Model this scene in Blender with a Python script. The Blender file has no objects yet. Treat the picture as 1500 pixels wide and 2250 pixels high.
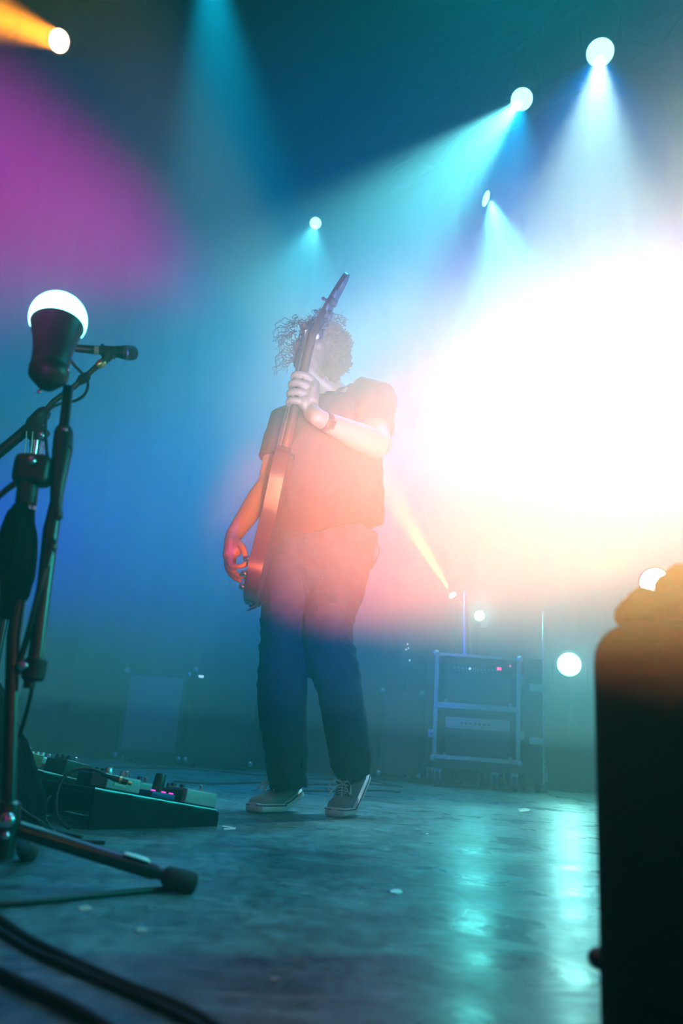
import bpy, bmesh, math, random
from mathutils import Vector, Matrix, noise
C = bpy.context.scene
COL = C.collection
R = math.radians
random.seed(7)

# ---------------------------------------------------------------- camera
CAM_Z = 0.235
FPX = 1750.0                       # focal length in pixels of the 1500 x 2250 frame (28 mm on a 36 mm tall sensor)
cam_data = bpy.data.cameras.new('camera')
cam = bpy.data.objects.new('camera', cam_data)
COL.objects.link(cam)
cam_data.sensor_fit = 'VERTICAL'
cam_data.sensor_height = 36.0
cam_data.lens = 36.0 * FPX / 2250.0
cam_data.clip_start = 0.02
cam_data.clip_end = 100
cam_data.dof.use_dof = True
cam_data.dof.focus_distance = 2.85
cam_data.dof.aperture_fstop = 3.2
CM = Matrix.Rotation(R(90 + 16.2), 4, 'X') @ Matrix.Rotation(R(4.1), 4, 'Z')
CM.translation = (0, 0, CAM_Z)
cam.matrix_world = CM
C.camera = cam

def ray(px, py):
    v = Vector(((px - 750) / FPX, (1125 - py) / FPX, -1.0))
    return (CM.to_3x3() @ v).normalized()
def P(px, py, y):
    """the point seen at pixel px, py that stands y metres up-stage"""
    d = ray(px, py)
    return Vector((0, 0, CAM_Z)) + d * (y / d.y)
def F(px, py, z=0.0):
    """the point at height z seen at pixel px, py"""
    d = ray(px, py)
    return Vector((0, 0, CAM_Z)) + d * ((z - CAM_Z) / d.z)
def pix(p):
    q = CM.inverted() @ Vector(p)
    return 750 + FPX * q.x / -q.z, 1125 - FPX * q.y / -q.z

# ---------------------------------------------------------------- world, exposure, render limits
w = bpy.data.worlds.new('world'); C.world = w
w.use_nodes = True
w.node_tree.nodes['Background'].inputs[0].default_value = (0.0, 0.25, 0.3, 1)
w.node_tree.nodes['Background'].inputs[1].default_value = 0.0
C.view_settings.view_transform = 'Standard'
C.view_settings.look = 'None'
C.view_settings.exposure = 0.0
C.view_settings.gamma = 1.0
C.view_settings.use_curve_mapping = False
cy = C.cycles
cy.max_bounces = 4; cy.diffuse_bounces = 2; cy.glossy_bounces = 3
cy.transmission_bounces = 4; cy.volume_bounces = 0; cy.transparent_max_bounces = 6
cy.sample_clamp_indirect = 3.0
cy.sample_clamp_direct = 0.0

# ---------------------------------------------------------------- stage lights, seen ones and added ones
def spot(name, loc, target, color, watts, angle, blend=1.0, radius=0.05, sx=1.0, sy=1.0, roll=0.0):
    d = bpy.data.lights.new(name, 'SPOT')
    d.color = color; d.energy = watts; d.spot_size = R(angle); d.spot_blend = blend
    d.shadow_soft_size = radius
    o = bpy.data.objects.new(name, d); COL.objects.link(o)
    q = (Vector(target) - Vector(loc)).to_track_quat('-Z', 'Y')
    o.matrix_world = Matrix.LocRotScale(Vector(loc), q @ Matrix.Rotation(R(roll), 3, 'Z').to_quaternion(), Vector((sx, sy, 1)))
    return o
def point(name, loc, color, watts, radius=0.05):
    d = bpy.data.lights.new(name, 'POINT'); d.color = color; d.energy = watts; d.shadow_soft_size = radius
    o = bpy.data.objects.new(name, d); COL.objects.link(o); o.location = loc
    return o
def area(name, loc, target, color, watts, sx, sy, spread=180):
    d = bpy.data.lights.new(name, 'AREA'); d.color = color; d.energy = watts
    d.shape = 'RECTANGLE'; d.size = sx; d.size_y = sy; d.spread = R(spread)
    o = bpy.data.objects.new(name, d); COL.objects.link(o)
    q = (Vector(target) - Vector(loc)).to_track_quat('-Z', 'Y')
    o.matrix_world = Matrix.LocRotScale(Vector(loc), q, Vector((1, 1, 1)))
    return o
HAZE_DENSITY = 0.14
CYAN = (0.10, 0.75, 1.0)
# lamps one sees in the frame: pixel, distance up-stage
LAMP_A = P(1318, 115, 4.32)
LAMP_B = P(1146, 218, 4.78)
LAMP_C = P(1067, 436, 5.9)
LAMP_D = P(693, 490, 6.3)
LAMP_E = P(130, 90, 4.58)
LAMP_F = P(994, 1308, 6.42)
LAMP_G = P(1053, 1353, 6.42)
LAMP_H = P(1250, 1460, 6.42)
LAMP_I = P(1437, 1278, 1.8)
AIM = dict(A=P(1280, 900, 2.6), B=P(1000, 700, 2.6), C=LAMP_C + Vector((.95, -.32, -.5)), D=P(640, 620, 3.6), E=P(-150, -20, 3.5), F=P(885, 1130, 5.9), I=LAMP_I + Vector((-1.0, -1.3, .35)),
           G=LAMP_G + Vector((-.28, -1, -.12)), H=LAMP_H + Vector((-.28, -1, -.12)))
LAMPS = dict(A=LAMP_A, B=LAMP_B, C=LAMP_C, D=LAMP_D, E=LAMP_E, F=LAMP_F, G=LAMP_G, H=LAMP_H, I=LAMP_I)
def OUT(k, d=.045):
    """just in front of the lens of lamp k"""
    return LAMPS[k] + (AIM[k] - LAMPS[k]).normalized() * d
SIDE = P(2300, 850, 0.6)          # added unseen lamp right of the camera, tints the haze blue
def BACK(px, py, y, ox, oz, d):
    """added unseen lamp d metres behind the camera; its beam passes it at the offset ox, oz and goes on to pixel px, py"""
    t = P(px, py, y); q = Vector((ox, 0, CAM_Z + oz)); return q + (q - t).normalized() * d

spot('beam_a', OUT('A'), P(1262, 900, 3.5), (0.600, 1.000, 0.800), 1500.0, 30, 0.8, .02)
spot('beam_a_wide', OUT('A'), P(1200, 1000, 3.4), (0.000, 0.240, 1.000), 500.0, 50, 1, .02)
spot('beam_b', OUT('B'), P(790, 590, 4.0), (0.200, 1.000, 0.933), 3000.0, 27, 0.8, .02)
spot('beam_b_wide', OUT('B'), P(900, 800, 3.8), (0.000, 0.471, 1.000), 700.0, 44, 1, .02)
spot('beam_c', OUT('C'), P(1160, 800, 5.6), (0.192, 1.000, 0.923), 1300.0, 50, 1, .02)
spot('beam_top', P(455, -150, 5.2), P(520, 600, 5.1), (0.000, 0.658, 1.000), 1900.0, 27, 1)
spot('left_high', P(-700, 700, 4.6), P(800, 850, 4.6), (0.000, 0.433, 1.000), 1500.0, 56, 1)  # added lamp off to the left, tints the haze blue
spot('left_low', P(-700, 1200, 4.6), P(500, 1150, 4.8), (0.000, 0.000, 1.000), 3800.0, 40, 1)  # added unseen lamp, deepens the blue of the low left haze
spot('side_blue', SIDE, P(750, 900, 3.5), (0.000, 0.000, 1.000), 520.0, 70, 1)
spot('right_high', P(2000, 500, 3.0), P(900, 850, 4.5), (0.000, 0.075, 1.000), 4000.0, 50, 1)  # added lamp beyond the right edge, blue fill for the haze
spot('blind', OUT('I'), P(700, 1050, 2.4), (1.000, 0.433, 0.083), 60.0, 56, 1, .02)
spot('orange_f', OUT('F'), P(885, 1130, 5.9), (1.000, 0.885, 0.115), 2600.0, 14, 1, .01)
spot('low_g', OUT('G'), LAMP_G + Vector((-.4, -2, .2)), (0.133, 1.000, 0.933), 45.0, 130, 1, 0.03)
spot('low_h', OUT('H', .07), LAMP_H + Vector((-.4, -2, .2)), (0.308, 1.000, 0.923), 65.0, 120, 1, 0.04)
spot('low_h_down', OUT('H', .07), LAMP_H + Vector((-.2, -1, -1)), (0.267, 1.000, 0.600), 30.0, 110, 1, 0.04)
spot('floor_wash', (0.8, 3.5, 6.6), (0.8, 1.8, 0), (0.000, 0.750, 1.000), 640.0, 50, 1)  # added overhead lamp out of view, brightens the floor
spot('floor_right', (2.6, 1.7, 1.2), (-.1, 1.35, 0), (0.000, 1.000, 0.909), 330.0, 66, 1)  # unseen lamp added to light the floor from the right


NR = Vector((.13, -.05, .26))     # added unseen lamp beside the camera, lays a veil of lit haze
spot('veil_a', NR, P(940, 1030, 3), (0.759, 1.000, 0.293), 580.0, 27, 0.4, sx=1.25)

spot('veil_c', NR, P(1000, 900, 3), (0.667, 0.333, 1.000), 30.0, 42, 1)
spot('veil_d', NR, P(740, 1150, 3), (1.000, 0.095, 0.024), 2100.0, 16, 0.3, sx=1.2)
spot('veil_up', NR, P(1200, 520, 3), (0.125, 0.750, 1.000), 40.0, 36, 1)
spot('veil_head', NR, P(730, 860, 3), (0.909, 0.818, 1.000), 330.0, 20, .9)

spot('beam_d', OUT('D'), P(620, 760, 4.6), (0.133, 0.833, 1.000), 600.0, 26, 0.8, .02)
spot('magenta', BACK(275, 480, 4, -.55, .16, 6.0), P(275, 480, 4.0), (1.000, 0.003, 0.484), 31000.0, 3.6, .9, sx=1, sy=1.7, roll=30)  # added lamp out of view; its lit haze makes the magenta glow
spot('magenta_tail', BACK(385, 610, 4, -.5, .16, 6.0), P(385, 610, 4.0), (0.857, 0.021, 1.000), 14000.0, 3.4, 1, sx=1, sy=1.4, roll=30)  # second added lamp, draws that glow out to the lower right
spot('veil_left', NR, P(640, 900, 3), (1.000, 0.714, 0.929), 280.0, 17, 1)
spot('top_blue', P(-800, 250, 4.8), P(900, 370, 5.0), (0.0, 0.14, 1.0), 2600.0, 34, 1)  # unseen lamp added for a blue band high in the haze
amber = area('orange_e', OUT('E', .03), P(-150, -20, 3.5), (1.0, 0.30, 0.015), 24, .15, .15, 18)
amber.data.shape = 'DISK'
# ---------------------------------------------------------------- materials
def mat(name, col, rough=0.6, metal=0.0, spec=0.5, emis=None, estr=0.0, noise_amt=0.0, noise_scale=30.0,
        bump=0.0, bump_scale=60.0, coat=0.0, trans=0.0, sub=0.0, stretch=None):
    m = bpy.data.materials.new(name); m.use_nodes = True
    nt = m.node_tree; b = nt.nodes['Principled BSDF']; L = nt.links
    b.inputs['Base Color'].default_value = (*col, 1)
    b.inputs['Roughness'].default_value = rough
    b.inputs['Metallic'].default_value = metal
    b.inputs['Specular IOR Level'].default_value = spec
    b.inputs['Coat Weight'].default_value = coat
    b.inputs['Transmission Weight'].default_value = trans
    if emis:
        b.inputs['Emission Color'].default_value = (*emis, 1)
        b.inputs['Emission Strength'].default_value = estr
    if noise_amt > 0 or bump > 0:
        tc = nt.nodes.new('ShaderNodeTexCoord'); mp = nt.nodes.new('ShaderNodeMapping')
        if stretch: mp.inputs['Scale'].default_value = stretch
        L.new(tc.outputs['Object'], mp.inputs['Vector'])
    if noise_amt > 0:
        n = nt.nodes.new('ShaderNodeTexNoise'); n.inputs['Scale'].default_value = noise_scale; n.inputs['Detail'].default_value = 4
        L.new(mp.outputs[0], n.inputs['Vector'])
        r = nt.nodes.new('ShaderNodeValToRGB')
        r.color_ramp.elements[0].position = 0.3; r.color_ramp.elements[1].position = 0.7
        r.color_ramp.elements[0].color = (*[c * (1 - noise_amt) for c in col], 1)
        r.color_ramp.elements[1].color = (*[min(1, c * (1 + noise_amt)) for c in col], 1)
        L.new(n.outputs['Fac'], r.inputs[0]); L.new(r.outputs[0], b.inputs['Base Color'])
    if bump > 0:
        n2 = nt.nodes.new('ShaderNodeTexNoise'); n2.inputs['Scale'].default_value = bump_scale; n2.inputs['Detail'].default_value = 3
        L.new(mp.outputs[0], n2.inputs['Vector'])
        bp = nt.nodes.new('ShaderNodeBump'); bp.inputs['Strength'].default_value = bump; bp.inputs['Distance'].default_value = 0.01
        L.new(n2.outputs['Fac'], bp.inputs['Height']); L.new(bp.outputs[0], b.inputs['Normal'])
    return m

M = dict(
    black_plastic=mat('black_plastic', (.012, .012, .013), .45, noise_amt=.3, noise_scale=80),
    black_metal=mat('black_metal', (.008, .008, .009), .3, metal=.0, spec=.5, noise_amt=.3, noise_scale=40),
    black_paint=mat('black_paint', (.02, .02, .02), .55, bump=.2, bump_scale=200),
    chrome=mat('chrome', (.75, .77, .8), .18, metal=1.0),
    steel=mat('steel', (.5, .52, .55), .35, metal=1.0, noise_amt=.15, noise_scale=60),
    alu=mat('aluminium', (.55, .57, .6), .4, metal=.8, noise_amt=.2, noise_scale=50),
    rubber=mat('rubber', (.01, .01, .01), .7, bump=.2, bump_scale=90),
    cable=mat('cable_rubber', (.012, .012, .012), .5, noise_amt=.2, noise_scale=20),
    skin=mat('skin', (.22, .145, .11), .5, noise_amt=.08, noise_scale=12, bump=.05, bump_scale=120),
    shirt=mat('black_cotton', (.03, .03, .035), .9, spec=.2, noise_amt=.2, noise_scale=40, bump=.15, bump_scale=240),
    trousers=mat('dark_denim', (.022, .05, .065), .85, spec=.25, noise_amt=.25, noise_scale=30, bump=.25, bump_scale=260),
    hair=mat('brown_hair', (.16, .09, .06), .5, spec=.5, noise_amt=.3, noise_scale=30),
    eye=mat('eye_white', (.7, .7, .68), .2), iris=mat('iris', (.08, .05, .03), .2),
    lips=mat('lips', (.5, .22, .2), .45, noise_amt=.05, noise_scale=50),
    canvas=mat('grey_canvas', (.22, .23, .24), .85, noise_amt=.12, noise_scale=60, bump=.3, bump_scale=300),
    suede=mat('dark_canvas', (.035, .037, .045), .8, noise_amt=.2, noise_scale=50, bump=.2, bump_scale=200),
    sole=mat('white_rubber', (.72, .73, .72), .5, noise_amt=.08, noise_scale=30),
    lace=mat('white_lace', (.75, .75, .74), .8, noise_amt=.08, noise_scale=120),
    wood=mat('bass_finish', (.035, .02, .02), .25, coat=.4, noise_amt=.25, noise_scale=14, stretch=(1, 1, .15)),
    maple=mat('maple', (.10, .05, .03), .35, noise_amt=.2, noise_scale=18, stretch=(1, 1, .12)),
    rosewood=mat('rosewood', (.06, .03, .02), .5, noise_amt=.3, noise_scale=30, stretch=(1, 1, .12)),
    strap=mat('strap_webbing', (.06, .05, .05), .85, noise_amt=.5, noise_scale=140, bump=.4, bump_scale=200),
    tolex=mat('black_tolex', (.02, .02, .022), .65, bump=.5, bump_scale=220),
    grille=mat('grille_cloth', (.09, .095, .1), .9, noise_amt=.3, noise_scale=160, bump=.3, bump_scale=300),
    panel=mat('brushed_panel', (.42, .44, .46), .4, metal=.5, noise_amt=.12, noise_scale=80, stretch=(.1, 1, 1)),
    case=mat('case_laminate', (.02, .021, .024), .4, noise_amt=.3, noise_scale=70, bump=.15, bump_scale=180),
    cloth=mat('black_cloth', (.006, .006, .007), .95, spec=.15, noise_amt=.3, noise_scale=30, bump=.4, bump_scale=160),
    paper=mat('white_tape', (.8, .8, .78), .7, noise_amt=.06, noise_scale=60),
    tape=mat('pale_tape', (.55, .5, .42), .6, noise_amt=.1, noise_scale=80),
    brass=mat('brass', (.7, .5, .2), .3, metal=1.0),
    pedal_grey=mat('pedal_grey', (.3, .31, .32), .45, metal=.3, noise_amt=.12, noise_scale=60),
    pedal_green=mat('pedal_olive', (.12, .13, .05), .5, noise_amt=.2, noise_scale=60),
    pedal_blue=mat('pedal_blue', (.03, .05, .2), .4, noise_amt=.1, noise_scale=60),
    pedal_red=mat('pedal_plum', (.1, .02, .07), .4, noise_amt=.1, noise_scale=60),
    led_red=mat('red_led', (.8, .05, .2), .4, emis=(1.0, .04, .25), estr=2.5),
    led_mag=mat('magenta_led', (.6, .05, .5), .4, emis=(.9, .02, .6), estr=1.6),
    led_white=mat('white_led', (.8, .9, .9), .4, emis=(.6, .95, 1.0), estr=1.2),
    water=mat('clear_plastic', (.8, .85, .85), .12, trans=.75, spec=.6),
    label=mat('bottle_label', (.35, .4, .42), .5, noise_amt=.3, noise_scale=60),
    cap=mat('white_cap', (.8, .8, .8), .5),
    board=mat('grey_baffle', (.16, .17, .18), .8, noise_amt=.12, noise_scale=20, bump=.2, bump_scale=100),
)

# ---------------------------------------------------------------- object helpers
def world_of(o):
    m = o.matrix_basis.copy(); p = o.parent
    while p: m = p.matrix_basis @ m; p = p.parent
    return m
def link(name, me, m, parent=None, local=False):
    """links a mesh; mesh coordinates are world ones unless local is True"""
    o = bpy.data.objects.new(name, me); COL.objects.link(o)
    if m is not None and len(me.materials) == 0: me.materials.append(m)
    if parent:
        o.parent = parent
        if not local: me.transform(world_of(parent).inverted())
    return o
def obj(name, bm, m, parent=None, local=False, smooth=True, angle=40):
    me = bpy.data.meshes.new(name)
    bmesh.ops.recalc_face_normals(bm, faces=bm.faces[:])
    bm.to_mesh(me); bm.free()
    if smooth:
        me.shade_smooth()
        me.set_sharp_from_angle(angle=R(angle))
    return link(name, me, m, parent, local)
def tag(o, label, cat=None, group=None, kind=None):
    if label: o['label'] = label
    if cat: o['category'] = cat
    if group: o['group'] = group
    if kind: o['kind'] = kind
    return o
def thing(name, label, cat, loc=(0, 0, 0), rot=(0, 0, 0), group=None):
    o = bpy.data.objects.new(name, None); COL.objects.link(o)
    o.empty_display_size = 0.1; o.location = loc; o.rotation_euler = rot
    return tag(o, label, cat, group)
def copy_tree(o, parent=None):
    c = o.copy(); COL.objects.link(c); c.parent = parent
    for ch in [x for x in bpy.data.objects if x.parent == o and x != c]:
        copy_tree(ch, c)
    return c

# ---------------------------------------------------------------- mesh builders (all add to a bmesh)
def NB(): return bmesh.new()
def box(bm, c, s, rot=None, bevel=0.0, seg=2):
    r = bmesh.ops.create_cube(bm, size=1)
    vs = r['verts']
    m = Matrix.LocRotScale(Vector(c), rot, Vector(s))
    bmesh.ops.transform(bm, matrix=m, verts=vs)
    if bevel > 0:
        es = list({e for v in vs for e in v.link_edges})
        bmesh.ops.bevel(bm, geom=es, offset=bevel, segments=seg, affect='EDGES', profile=.6)
    return bm
def frames(pts):
    pts = [Vector(p) for p in pts]; n = len(pts)
    T = []
    for i in range(n):
        a = pts[max(0, i - 1)]; b = pts[min(n - 1, i + 1)]
        t = (b - a); T.append(t.normalized() if t.length > 1e-9 else Vector((0, 0, 1)))
    up = Vector((0, 0, 1)) if abs(T[0].z) < .9 else Vector((0, 1, 0))
    N = [(up - T[0] * up.dot(T[0])).normalized()]
    for i in range(1, n):
        v = N[-1] - T[i] * N[-1].dot(T[i])
        N.append(v.normalized() if v.length > 1e-6 else N[-1])
    return pts, T, N
def tube(bm, pts, rad, seg=12, caps=True, flat=None, up=None):
    """tube along pts; rad number or list (number or (a, b) half axes); up: fixed direction of the a axis"""
    pts, T, N = frames(pts); n = len(pts)
    if not isinstance(rad, (list, tuple)): rad = [rad] * n
    rings = []
    for i in range(n):
        a, b = rad[i] if isinstance(rad[i], (list, tuple)) else (rad[i], rad[i])
        X = N[i]
        if up is not None:
            u = Vector(up); X = (u - T[i] * u.dot(T[i])).normalized()
        Y = T[i].cross(X)
        rings.append([bm.verts.new(pts[i] + X * (a * math.cos(2 * math.pi * k / seg)) + Y * (b * math.sin(2 * math.pi * k / seg))) for k in range(seg)])
    for i in range(n - 1):
        for k in range(seg):
            bm.faces.new((rings[i][k], rings[i][(k + 1) % seg], rings[i + 1][(k + 1) % seg], rings[i + 1][k]))
    if caps:
        bm.faces.new(rings[0][::-1]); bm.faces.new(rings[-1])
    return bm
def cyl(bm, a, b, r, seg=16, r2=None):
    return tube(bm, [a, b], [r, r if r2 is None else r2], seg)
def lathe(bm, prof, origin=(0, 0, 0), axis=(0, 0, 1), seg=24):
    """prof: list of (radius, height) along axis"""
    q = Vector((0, 0, 1)).rotation_difference(Vector(axis).normalized())
    o = Vector(origin); rings = []
    for r, h in prof:
        if r < 1e-6: rings.append([bm.verts.new(o + q @ Vector((0, 0, h)))])
        else: rings.append([bm.verts.new(o + q @ Vector((r * math.cos(2 * math.pi * k / seg), r * math.sin(2 * math.pi * k / seg), h))) for k in range(seg)])
    for A, B in zip(rings, rings[1:]):
        for k in range(seg):
            k2 = (k + 1) % seg
            if len(A) == 1 and len(B) == 1: continue
            if len(A) == 1: bm.faces.new((A[0], B[k2], B[k]))
            elif len(B) == 1: bm.faces.new((A[k], A[k2], B[0]))
            else: bm.faces.new((A[k], A[k2], B[k2], B[k]))
    if len(rings[0]) > 1: bm.faces.new(rings[0][::-1])
    if len(rings[-1]) > 1: bm.faces.new(rings[-1])
    return bm
def ball(bm, c, r, rot=None, u=20, v=14):
    res = bmesh.ops.create_uvsphere(bm, u_segments=u, v_segments=v, radius=1)
    s = Vector(r) if isinstance(r, (list, tuple, Vector)) else Vector((r, r, r))
    bmesh.ops.transform(bm, matrix=Matrix.LocRotScale(Vector(c), rot, s), verts=res['verts'])
    return bm
def smooth_path(ctrl, n=8, closed=False):
    """Catmull-Rom through control points"""
    c = [Vector(p) for p in ctrl]; out = []
    m = len(c)
    for i in range(m if closed else m - 1):
        if closed: p0, p1, p2, p3 = c[(i - 1) % m], c[i], c[(i + 1) % m], c[(i + 2) % m]
        else: p0, p1, p2, p3 = c[max(0, i - 1)], c[i], c[i + 1], c[min(m - 1, i + 2)]
        for k in range(n):
            t = k / n
            out.append(.5 * ((2 * p1) + (p2 - p0) * t + (2 * p0 - 5 * p1 + 4 * p2 - p3) * t * t + (3 * p1 - p0 - 3 * p2 + p3) * t ** 3))
    if not closed: out.append(c[-1])
    return out
def prism(bm, outline, frame, th):
    """outline: 2d points (closed); frame: matrix mapping (u, v, w) to world; extruded w from -th/2 to th/2"""
    A = [bm.verts.new(frame @ Vector((u, v, -th / 2))) for u, v in outline]
    B = [bm.verts.new(frame @ Vector((u, v, th / 2))) for u, v in outline]
    n = len(outline)
    fa = bm.faces.new(A[::-1]); fb = bm.faces.new(B)
    for k in range(n): bm.faces.new((A[k], A[(k + 1) % n], B[(k + 1) % n], B[k]))
    return fa, fb
def basis(o, x, y, z):
    m = Matrix((x, y, z)).transposed().to_4x4(); m.translation = o
    return m
def remesh(bm, voxel, smooth_iter=4, name='tmp'):
    """fuse everything in bm into one continuous surface"""
    me = bpy.data.meshes.new(name)
    bmesh.ops.recalc_face_normals(bm, faces=bm.faces[:])
    bm.to_mesh(me); bm.free()
    o = bpy.data.objects.new(name, me); COL.objects.link(o)
    md = o.modifiers.new('r', 'REMESH'); md.mode = 'VOXEL'; md.voxel_size = voxel
    if smooth_iter:
        sm = o.modifiers.new('s', 'SMOOTH'); sm.factor = .5; sm.iterations = smooth_iter
    dg = bpy.context.evaluated_depsgraph_get()
    out = bpy.data.meshes.new_from_object(o.evaluated_get(dg))
    bpy.data.objects.remove(o); bpy.data.meshes.remove(me)
    out.shade_smooth()
    return out
# ---------------------------------------------------------------- the setting
WALL_Y = 6.7
def structure(name, bm, m, parent=None):
    o = obj(name, bm, m, parent)
    if not parent: o['kind'] = 'structure'
    return o
def floor_material():
    m = bpy.data.materials.new('worn_stage_paint'); m.use_nodes = True
    nt = m.node_tree; L = nt.links; b = nt.nodes['Principled BSDF']
    tc = nt.nodes.new('ShaderNodeTexCoord')
    def nz(scale, detail, st, dist=0.0, rot=0.0):
        mp = nt.nodes.new('ShaderNodeMapping'); mp.inputs['Scale'].default_value = st; mp.inputs['Rotation'].default_value = (0, 0, rot)
        L.new(tc.outputs['Object'], mp.inputs['Vector'])
        n = nt.nodes.new('ShaderNodeTexNoise'); n.inputs['Scale'].default_value = scale; n.inputs['Detail'].default_value = detail
        n.inputs['Distortion'].default_value = dist
        L.new(mp.outputs[0], n.inputs['Vector']); return n.outputs['Fac']
    def ramp(fac, a, bb, c0, c1):
        r = nt.nodes.new('ShaderNodeValToRGB')
        r.color_ramp.elements[0].position = a; r.color_ramp.elements[1].position = bb
        r.color_ramp.elements[0].color = (c0, c0, c0, 1); r.color_ramp.elements[1].color = (c1, c1, c1, 1)
        L.new(fac, r.inputs[0]); return r.outputs[0]
    def mixc(f, a, bb, mode='MIX'):
        x = nt.nodes.new('ShaderNodeMix'); x.data_type = 'RGBA'; x.blend_type = mode
        if isinstance(f, float): x.inputs[0].default_value = f
        else: L.new(f, x.inputs[0])
        for s, v in ((6, a), (7, bb)):
            if isinstance(v, tuple): x.inputs[s].default_value = v
            else: L.new(v, x.inputs[s])
        return x.outputs[2]
    big = ramp(nz(3.2, 8, (1, 1, 1), .8), .35, .7, .14, .30)
    fine = ramp(nz(34, 9, (1, .5, 1), .8, .3), .35, .75, .55, 1.35)
    base = mixc(1.0, big, fine, 'MULTIPLY')
    scuff = ramp(nz(13, 9, (.5, 1.6, 1), 1.6, .5), .57, .72, 0, .5)       # paint worn pale by feet
    base = mixc(scuff, base, (.6, .6, .58, 1))
    scr = ramp(nz(7, 3, (.25, 9, 1), .3, -.5), .70, .74, 0, .5)         # long scratches
    base = mixc(scr, base, (.5, .5, .48, 1))
    chips = ramp(nz(24, 2, (1, 1.6, 1), .2), .74, .77, 0, .85)           # small chips
    base = mixc(chips, base, (.75, .75, .72, 1))
    base = mixc(1.0, base, (.5, .95, 1.0, 1), 'MULTIPLY')                 # teal of the stage light, put into the deck colour
    L.new(base, b.inputs['Base Color'])
    rg = ramp(nz(6, 6, (1, 1, 1), .5), .3, .7, .22, .42)
    L.new(rg, b.inputs['Roughness'])
    b.inputs['Specular IOR Level'].default_value = .3
    bp = nt.nodes.new('ShaderNodeBump'); bp.inputs['Strength'].default_value = .55; bp.inputs['Distance'].default_value = .004
    L.new(nz(30, 6, (.35, 1.2, 1), .5), bp.inputs['Height']); L.new(bp.outputs[0], b.inputs['Normal'])
    return m
bm = NB(); box(bm, (0, (0.1 + WALL_Y) / 2, -.04), (11.8, WALL_Y - .1, .08)); FLOOR = structure('floor', bm, floor_material())
# the stage seams: plywood sheets a little apart, seen as faint lines
wallm = mat('black_drape', (.02, .02, .022), .95, spec=.1, noise_amt=.25, noise_scale=5, bump=.2, bump_scale=90)
bm = NB()                                               # pleated backcloth
n = 520; prev = None
for i in range(n + 1):
    x = -5.9 + 11.8 * i / n
    y = WALL_Y + .035 * math.sin(x * 2 * math.pi / .33) + .02 * math.sin(x * 5.1 + 1) + .012 * math.sin(x * 31)
    a = bm.verts.new((x, y, -.02)); c = bm.verts.new((x, y + .01 * math.sin(x * 3), 11.3)); a2 = bm.verts.new((x, WALL_Y + .14, -.02)); c2 = bm.verts.new((x, WALL_Y + .14, 11.3))
    if prev:
        bm.faces.new((prev[0], a, c, prev[1])); bm.faces.new((prev[2], a2, a, prev[0])); bm.faces.new((prev[1], c, c2, prev[3])); bm.faces.new((prev[3], c2, a2, prev[2]))
    prev = (a, c, a2, c2)
structure('wall_back', bm, wallm)
bm = NB(); box(bm, (-5.95, 3.2, 5), (.1, 7.0, 12.8)); structure('wall_left', bm, M['black_paint'])
bm = NB(); box(bm, (5.95, 3.2, 5), (.1, 7.0, 12.8)); structure('wall_right', bm, M['black_paint'])
bm = NB(); box(bm, (0, 3.2, 11.4), (12, 7.0, .1)); structure('ceiling', bm, M['black_paint'])

# haze that fills the whole hall
vm = bpy.data.materials.new('stage_haze'); vm.use_nodes = True
nt = vm.node_tree; nt.nodes.clear()
o_ = nt.nodes.new('ShaderNodeOutputMaterial'); s_ = nt.nodes.new('ShaderNodeVolumeScatter')
s_.inputs['Color'].default_value = (1, 1, 1, 1)
s_.inputs['Density'].default_value = HAZE_DENSITY; s_.inputs['Anisotropy'].default_value = 0.2
nt.links.new(s_.outputs[0], o_.inputs['Volume'])
HZ0 = .32
bm = NB(); box(bm, (0, 2.62, (HZ0 + 11.1) / 2), (11.7, 7.8, 11.1 - HZ0)); hz = obj('haze', bm, vm, smooth=False)
tag(hz, 'stage haze filling the air of the hall above knee height', 'haze', kind='stuff')
vm2 = vm.copy(); vm2.name = 'floor_haze'; vm2.node_tree.nodes['Volume Scatter'].inputs['Density'].default_value = HAZE_DENSITY * .6
bm = NB(); box(bm, (0, 2.62, (HZ0 - .03) / 2), (11.7, 7.8, HZ0 - .001 + .03)); hz2 = obj('low_haze', bm, vm2, smooth=False)
tag(hz2, 'thinner haze in the low layer of air just over the stage floor', 'haze', kind='stuff')
# ---------------------------------------------------------------- the musician
def mpp(px, py, y):
    """metres per pixel for something at pixel px, py standing y up-stage"""
    q = CM.inverted() @ P(px, py, y)
    return -q.z / FPX
def loft(bm, rows, seg=28, up=(1, 0, 0), caps=True):
    """rows: (px, py, Y, half width in px, half depth in m)"""
    pts = [P(r[0], r[1], r[2]) for r in rows]
    rad = [(r[3] * mpp(r[0], r[1], r[2]), r[4]) for r in rows]
    return tube(bm, pts, rad, seg, caps, up=up)

# bass frame, needed by both hands
B_TAIL = P(552, 1326, 2.50); B_NUT = P(689, 735, 2.50)
bu = (B_NUT - B_TAIL).normalized()
mid = (B_NUT + B_TAIL) / 2
tocam = (Vector((0, 0, CAM_Z)) - mid); bv = (tocam - bu * tocam.dot(bu)).normalized()
bw = bu.cross(bv)
if bw.x > 0: bw = -bw
eps = R(5)                                          # the back of the bass just shows on the right
bw2 = (bw * math.cos(eps) - bv * math.sin(eps)).normalized(); bv = (bv * math.cos(eps) + bw * math.sin(eps)).normalized(); bw = bw2
B_LEN = (B_NUT - B_TAIL).length
def BP(u, v, w): return B_TAIL + bu * u + bv * v + bw * w

PERSON = thing('person', 'curly-haired musician in black t-shirt and dark trousers playing a bass with its neck held upright', 'person', (-.05, 2.85, 0))

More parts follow.
